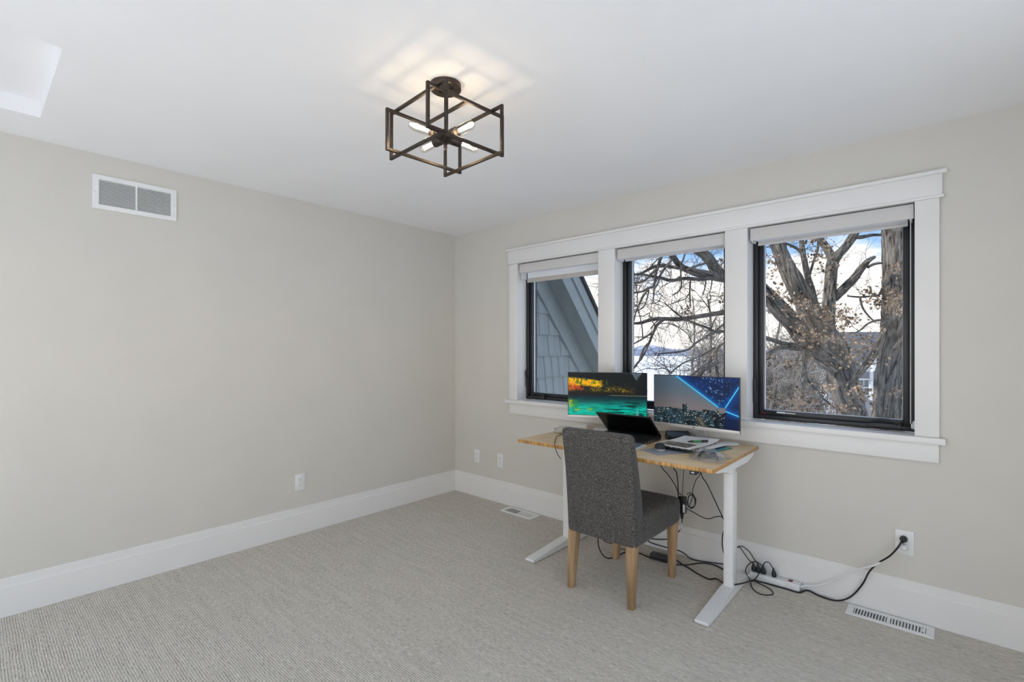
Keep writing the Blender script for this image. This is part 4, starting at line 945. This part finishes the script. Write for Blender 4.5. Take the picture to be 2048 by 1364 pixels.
P, Q = limb(b, [(1704, 838, 56), (1701, 812, 50), (1690, 780, 54), (1680, 738, 54), (1669, 700, 48), (1650, 668, 44), (1624, 632, 44), (1607, 596, 40), (1590, 566, 36), (1574, 536, 31), (1562, 508, 28), (1553, 480, 27), (1546, 440, 25)], 9.2, 9.6, 0, 0, 16, 5)
obj('trunk', b, M['bark'], oak, smooth=180)
LIMBS = [  # px polyline with start/end widths and depths
 ([(1672, 735, 36), (1640, 708, 36), (1616, 688, 34), (1592, 655, 34), (1563, 622, 34), (1536, 592, 30), (1505, 566, 28), (1475, 556, 26), (1447, 553, 24), (1433, 541, 22), (1421.8, 524, 21), (1408.9, 509, 20), (1392, 497, 19), (1370, 470, 17)], 9.1, 8.6, 'bark'),
 ([(1650, 668, 17), (1641, 645, 16), (1631, 614, 15), (1623, 581, 14), (1616, 556, 12), (1609, 523, 11), (1604, 492, 10), (1602, 470, 9)], 8.9, 8.7, 'bark2'),
 ([(1660, 690, 30), (1656, 650, 26), (1658, 606, 24), (1660, 573, 22), (1663, 540, 22), (1666, 522, 22)], 9.8, 10.0, 'bark'),
 ([(1666, 524, 19), (1659, 506, 15), (1649, 490, 14), (1638, 476, 12), (1622, 462, 10)], 10.0, 10.2, 'bark'),
 ([(1666, 524, 19), (1680, 506, 16), (1694, 490, 16), (1706, 472, 17), (1716, 450, 16)], 10.0, 10.1, 'bark'),
 ([(1707, 474, 8), (1724, 474, 8), (1746, 470, 6), (1766, 470, 5)], 10.1, 10.4, 'bark2'),
 ([(1668, 596, 18), (1690, 575, 17), (1709, 556, 16), (1722, 538, 14), (1736, 522, 10), (1749, 514, 6)], 9.9, 9.6, 'bark2'),
 ([(1736, 534, 6), (1749, 528, 5), (1768, 526, 4)], 9.6, 9.5, 'bark2'),
 ([(1698, 768, 16), (1709, 758, 13), (1722, 742, 13), (1736, 725, 14), (1749, 706, 13), (1761, 681, 12), (1768, 655, 9), (1775, 630, 7)], 8.9, 8.4, 'bark2'),
 ([(1648, 714, 12), (1626, 706, 10), (1610, 697, 11), (1590, 691, 10), (1566, 687, 9), (1546, 680, 9), (1520, 674, 8), (1490, 672, 7), (1448, 663, 6), (1431, 664, 6), (1417, 656.5, 5), (1396, 649, 5), (1379, 642, 4), (1363, 634, 3.5), (1347, 622, 3), (1330, 606, 2)], 8.6, 8.2, 'bark2'),
 ([(1612, 698, 8), (1590, 697, 10), (1566, 694, 10), (1550, 700, 9), (1530, 712, 9), (1510, 720, 8)], 8.5, 8.2, 'bark2'),
 ([(1610, 698, 6), (1618, 684, 5), (1632, 672, 5), (1645, 669, 4)], 8.4, 8.3, 'bark2'),
 ([(1609, 700, 5), (1610, 730, 5), (1616, 758, 4), (1632, 780, 4), (1650, 800, 4), (1668, 815, 3)], 8.2, 8.1, 'bark2'),
 ([(1455, 556, 18), (1439, 555, 18), (1416, 550, 18), (1392, 545, 16), (1369, 537, 13), (1357, 529, 12), (1349, 517, 12), (1341, 508, 11), (1330, 494, 9)], 8.6, 8.2, 'bark'),
 ([(1420, 554, 9), (1404, 558.6, 7.5), (1369, 557, 7), (1343, 561, 7), (1322, 556, 6), (1301, 552, 5), (1284, 549, 5), (1262, 549, 4)], 8.5, 8.0, 'bark2'),
 ([(1356, 536, 7), (1345, 534, 7), (1329, 531, 8), (1310, 533, 7), (1293, 541, 6), (1281, 547, 5), (1262, 550, 4)], 8.3, 7.9, 'bark2'),
 ([(1325, 500, 6), (1322, 514, 6), (1316, 533, 6), (1311, 550, 5.5), (1308, 571, 5), (1295, 577, 5), (1284, 583, 4), (1262, 586, 4)], 8.0, 7.8, 'bark2'),
 ([(1352, 508, 5), (1345, 518, 5), (1331, 535, 5), (1321, 550, 4.5), (1315, 568, 4), (1308, 577, 4)], 7.9, 7.7, 'bark2'),
 ([(1313, 538, 4.5), (1295, 556, 5), (1287, 562, 4.5), (1277, 565, 4), (1262, 566, 3.5)], 7.9, 7.7, 'bark2'),
 ([(1297, 578, 4), (1287, 592, 4), (1280, 606, 3.5), (1272, 624, 3), (1268, 642, 2.5)], 7.7, 7.6, 'bark2'),
 ([(1298, 580, 3), (1293, 600, 2.5), (1286, 615, 2.5), (1264, 627, 2)], 7.7, 7.6, 'bark2'),
 ([(1308, 578, 3), (1307, 595, 2.5), (1306, 608, 1.8)], 7.7, 7.6, 'bark2'),
 ([(1372, 500, 3.5), (1366, 520, 4), (1362, 530, 4), (1362, 552, 3.5), (1362.5, 572, 3), (1357, 583, 2.5), (1344, 591, 1.8)], 7.9, 7.8, 'bark2'),
 ([(1381, 560, 3.5), (1379.5, 580, 3.5), (1380, 600, 3), (1381, 615, 2)], 8.2, 8.1, 'bark2'),
 ([(1412, 556, 3), (1411, 570, 3), (1408, 582, 2.5), (1406, 590, 2)], 8.2, 8.1, 'bark2'),
 ([(1374, 540, 5), (1390, 533, 5), (1410, 526, 5), (1424, 520, 4)], 8.1, 8.2, 'bark2'),
 ([(1500, 600, 12), (1470, 616, 11), (1448, 624, 10), (1422, 629, 9.5), (1390, 634, 9), (1363, 638, 9), (1336, 638, 8.5), (1310, 638, 8), (1293, 642, 7), (1281, 645.8, 6), (1262, 647, 5.5)], 8.8, 7.9, 'bark2'),
 ([(1328, 639, 6), (1315, 649, 6), (1306.6, 665, 5.5), (1300, 682, 5), (1291, 702, 3.5), (1283, 717, 4), (1275, 726, 4), (1266, 738, 4)], 7.9, 7.7, 'bark2'),
 ([(1309, 662, 4.5), (1291, 674, 4), (1276, 683, 3.5), (1262, 690, 3)], 7.8, 7.7, 'bark2'),
 ([(1298, 685, 3.5), (1289, 695, 4), (1283, 709, 4.5), (1279, 720, 4)], 7.8, 7.7, 'bark2'),
 ([(1448, 648, 4), (1425, 666, 5), (1401, 680, 4.5), (1388, 689, 4), (1379, 698, 4), (1358, 704, 3.5), (1336, 706, 3.2), (1317, 708, 3)], 8.0, 7.8, 'bark2'),
 ([(1450, 683, 4), (1434, 699, 5), (1432, 717, 6), (1434, 745, 7), (1436, 800, 9)], 8.6, 8.8, 'bark2'),
 ([(1432, 694, 3.5), (1412, 706, 3.2), (1390, 716.7, 3), (1369, 725, 3), (1353, 736, 3), (1338, 749, 3)], 8.1, 7.9, 'bark2'),
 ([(1433, 711, 3.5), (1422, 723, 3.5), (1407, 732, 4), (1399, 738, 4), (1382, 751, 4)], 8.2, 8.0, 'bark2'),
 ([(1436, 722, 10), (1420, 733, 9), (1407, 740, 9), (1399, 749, 9), (1390, 765, 9)], 8.5, 8.3, 'bark2'),
 ([(1340, 748, 2), (1331, 738, 1.8), (1310, 738, 1.6), (1288, 738, 1.4), (1268, 746, 1.2)], 7.9, 7.7, 'bark2'),
 ([(1534, 470, 3), (1550, 480, 4), (1575, 488, 5), (1598, 500, 6), (1612, 520, 7)], 8.6, 8.7, 'bark2'),
 ([(1637, 480, 5), (1635, 500, 5), (1628, 520, 5), (1622, 540, 5), (1618, 556, 6)], 8.5, 8.7, 'bark2'),
 ([(1780, 640, 5), (1752, 641, 5), (1735, 648, 4), (1718, 662, 3), (1700, 668, 2)], 8.0, 8.0, 'bark2'),
 ([(1778, 560, 5), (1766, 575, 5), (1758, 590, 4.5), (1745, 592, 4), (1720, 594, 4), (1695, 592, 3)], 8.2, 8.2, 'bark2'),
 ([(1720, 594, 4), (1725, 615, 4), (1737, 632, 3.5), (1748, 642, 3)], 8.2, 8.1, 'bark2'),
]
allP = []
for px, d0, d1, mm in LIMBS:
    b = MB(); P, Q = limb(b, px, d0, d1, 0, 0, 12 if px[0][2] > 12 else 7, 4); obj('branch', b, M[mm], oak, smooth=180); allP.append((P, Q, px))
leafpts = []
tw = MB()
for P, Q, px in allP:
    win2 = px[-1][0] < 1460; big = max(p[2] for p in px)
    length = sum((P[i+1]-P[i]).length for i in range(len(P)-1))
    twigs(tw, P, Q, int(length*(8 if win2 else 3.4)), (.15, .55), .0055, 2, -.25, None if win2 else leafpts)
for P, Q, px in allP:
    if px[-1][0] < 1460:
        length = sum((P[i+1]-P[i]).length for i in range(len(P)-1)); twigs(tw, P, Q, int(.6+length*.8), (.4, .9), .012, 2, -.2)
obj('twigs', tw, M['twig'], oak, stuff=True, smooth=180)
# leaves: clusters of curled dry leaves
def leaf(b, p, s):
    d = Vector((rng.gauss(0, 1), rng.gauss(0, 1), rng.gauss(-.4, .7))).normalized(); u = d.orthogonal(); u.rotate(Matrix.Rotation(rng.uniform(0, 6.28), 3, d)); n = d.cross(u)
    w = s*rng.uniform(.28, .42); c = s*rng.uniform(.05, .30)
    b.add([p, p+d*s*.4+u*w+n*c, p+d*s+n*c*.4, p+d*s*.4-u*w+n*c, p+d*s*.45-n*c*.2], [(0, 1, 4), (1, 2, 4), (2, 3, 4), (3, 0, 4)])
CL1 = [(330,840),(430,870),(500,950),(600,1000),(680,1040),(640,1250),(560,980),(850,1050),(930,1100),(960,1200),(900,1180),(1080,1080),(1130,1150),(1240,1200),(1180,1180),(1100,1290),(1420,850),(1530,880),(1480,960),(1560,1000),(1720,850),(1750,930),(1700,1000),(1790,1080),(1640,970),(980,620),(840,520),(760,400),(880,380),(640,1160),(450,1080),(240,640),(260,520),(1780,590),(860,320),(700,230)]
CL2 = [(640,100),(700,150),(780,170),(650,200),(740,300),(870,250),(700,440),(730,500),(450,540),(230,470),(470,480),(1030,490),(1180,330),(1260,360),(1350,420),(1440,210),(1280,230),(1200,480),(1480,480),(960,780),(870,850),(1230,840),(1340,830),(330,930),(480,960),(600,900),(560,1000),(700,980),(250,950),(900,1050),(1000,1000),(1080,1040),(1280,1100),(1360,890),(1470,930),(1780,890),(820,1060),(640,1040),(420,1010),(1150,1060),(1100,250),(1380,330)]
lb = MB()
cl = [(1500+x/6.0235, 440+y/6.0235) for x, y in CL1]+[(1500+x/6.0235, 640+y/6.0235) for x, y in CL2]
cb = MB()
for x, y in cl:
    d = rng.uniform(7.9, 8.5); c = at(x, y, d)
    for q in range(4):
        e = c+Vector((rng.gauss(0, .07), rng.gauss(0, .07), rng.gauss(0, .05)))
        grow(cb, e+Vector((rng.gauss(0, .12), rng.gauss(0, .12), rng.uniform(-.1, .2))), (c-e+Vector((0, 0, -.05))).normalized(), .22, .0035, 0, 0, None)
    for q in range(rng.randint(18, 30)):
        p = c+Vector((rng.gauss(0, .075), rng.gauss(0, .075), rng.gauss(0, .06))); leaf(lb, p, rng.uniform(.035, .070))
for p in leafpts:
    if rng.random() < .16: leaf(lb, p, rng.uniform(.04, .07))
for x, y in ((1441, 600), (1368, 622), (1375, 628), (1425, 705), (1415, 710), (1440, 520)):
    c = at(x, y, 8.0)
    for q in range(14): leaf(lb, c+Vector((rng.gauss(0, .05), rng.gauss(0, .05), rng.gauss(0, .05))), rng.uniform(.03, .06))
obj('leaves', lb, M['leaf'], oak, 'dry brown oak leaves', stuff=True, smooth=0)
obj('twigs', cb, M['twig'], oak, stuff=True, smooth=180)

# second oak: straight trunk at the right
T2 = at(1774, 850, 9.7); T2.z = GZ
oak2 = thing('oak_tree', 'straight deeply furrowed oak trunk beside the leaning oak', 'tree', T2, 'oak trees outside the windows')
b = MB(); P0 = at(1774, 850, 9.7)
b.tube([Vector((P0.x-.1, P0.y, GZ)), (P0+Vector((-.05, 0, 0))+Vector((P0.x-.1, P0.y, GZ)))/2, P0], [.40, .31, .275], 16, wob=.05, rng=rng)
limb(b, [(1774, 852, 56), (1776, 810, 54), (1781, 760, 52), (1785, 710, 50), (1789, 660, 46), (1791, 600, 45), (1791, 540, 44), (1790, 480, 44), (1789, 420, 42), (1788, 350, 40)], 9.7, 9.9, 0, 0, 18, 5, .05)
obj('trunk', b, M['bark'], oak2, smooth=180)
for px in ([(1790, 640, 14), (1800, 600, 10), (1815, 560, 8), (1840, 520, 6)], [(1788, 700, 10), (1805, 680, 8), (1830, 670, 6)]):
    b = MB(); limb(b, px, 9.6, 9.4, 0, 0, 8, 4); obj('branch', b, M['bark2'], oak2, smooth=180)

# background trees: bare, farther off
def bare_tree(label, px, d, h, r, n, spread, seed, lean=0):
    global rng
    rng = random.Random(seed); p = at(px, 700, d); p.z = GZ
    t = thing('bare_tree', label, 'tree', p, 'bare trees behind the oaks')
    b = MB(); k = 7; pts = [p+Vector((lean*i/k+rng.gauss(0, .08), rng.gauss(0, .08), h*i/k)) for i in range(k+1)]
    b.tube(pts, [r*(1-.75*i/k) for i in range(k+1)], 8, smooth=3, wob=.06, rng=rng); obj('trunk', b, M['bark2'], t, smooth=180)
    tb = MB(); P, Q = catmull(pts, [r*(1-.75*i/k) for i in range(k+1)], 4)
    for _ in range(n):
        i = rng.randrange(len(P)//5, len(P)); a = rng.uniform(0, 6.28); v = Vector((math.cos(a), math.sin(a), rng.uniform(.1, .8))).normalized()
        grow(tb, P[i], v, spread*rng.uniform(.5, 1.0), max(.014, Q[i]*.35), 3, -.15, None)
    obj('branches', tb, M['hazed_far_bark'], t, stuff=True, smooth=180)
bare_tree('pale bare tree at the edge of the snowy lake', 1388, 36, 8.5, .12, 30, 2.0, 1)
bare_tree('bushy bare tree beyond the monitor with the city picture', 1424, 20, 6.6, .14, 30, 1.4, 2)
bare_tree('slender bare tree at the shaded edge of the snow', 1538, 27, 6.4, .14, 22, 1.3, 4, .5)
bare_tree('forked bare tree leaning over the snow', 1567, 20, 5.8, .13, 18, 1.2, 5, .7)
bare_tree('thick bare tree close behind the leaning oak', 1606, 14.5, 6.0, .24, 9, 1.0, 6)

# thicket along the shore: too fine to count
rng = random.Random(77); tb = MB()
for _ in range(300):
    px = rng.choice((rng.uniform(1412, 1475), rng.uniform(1500, 1640), rng.uniform(1500, 1660))); d = rng.uniform(30, 46); p = at(px, 700, d); p.z = GZ
    grow(tb, p, Vector((rng.gauss(0, .15), rng.gauss(0, .15), 1)).normalized(), rng.uniform(1.8, 4.4)*(1.05 if px < 1480 else 1.0), .045, 3, .25, None)
o = tag(obj('shore_thicket', tb, M['hazed_far_bark'], loc=(at(1500, 700, 38).x, at(1500, 700, 38).y, GZ), smooth=180), 'grey leafless brush thicket along the snowy shore', 'brush'); o['kind'] = 'stuff'
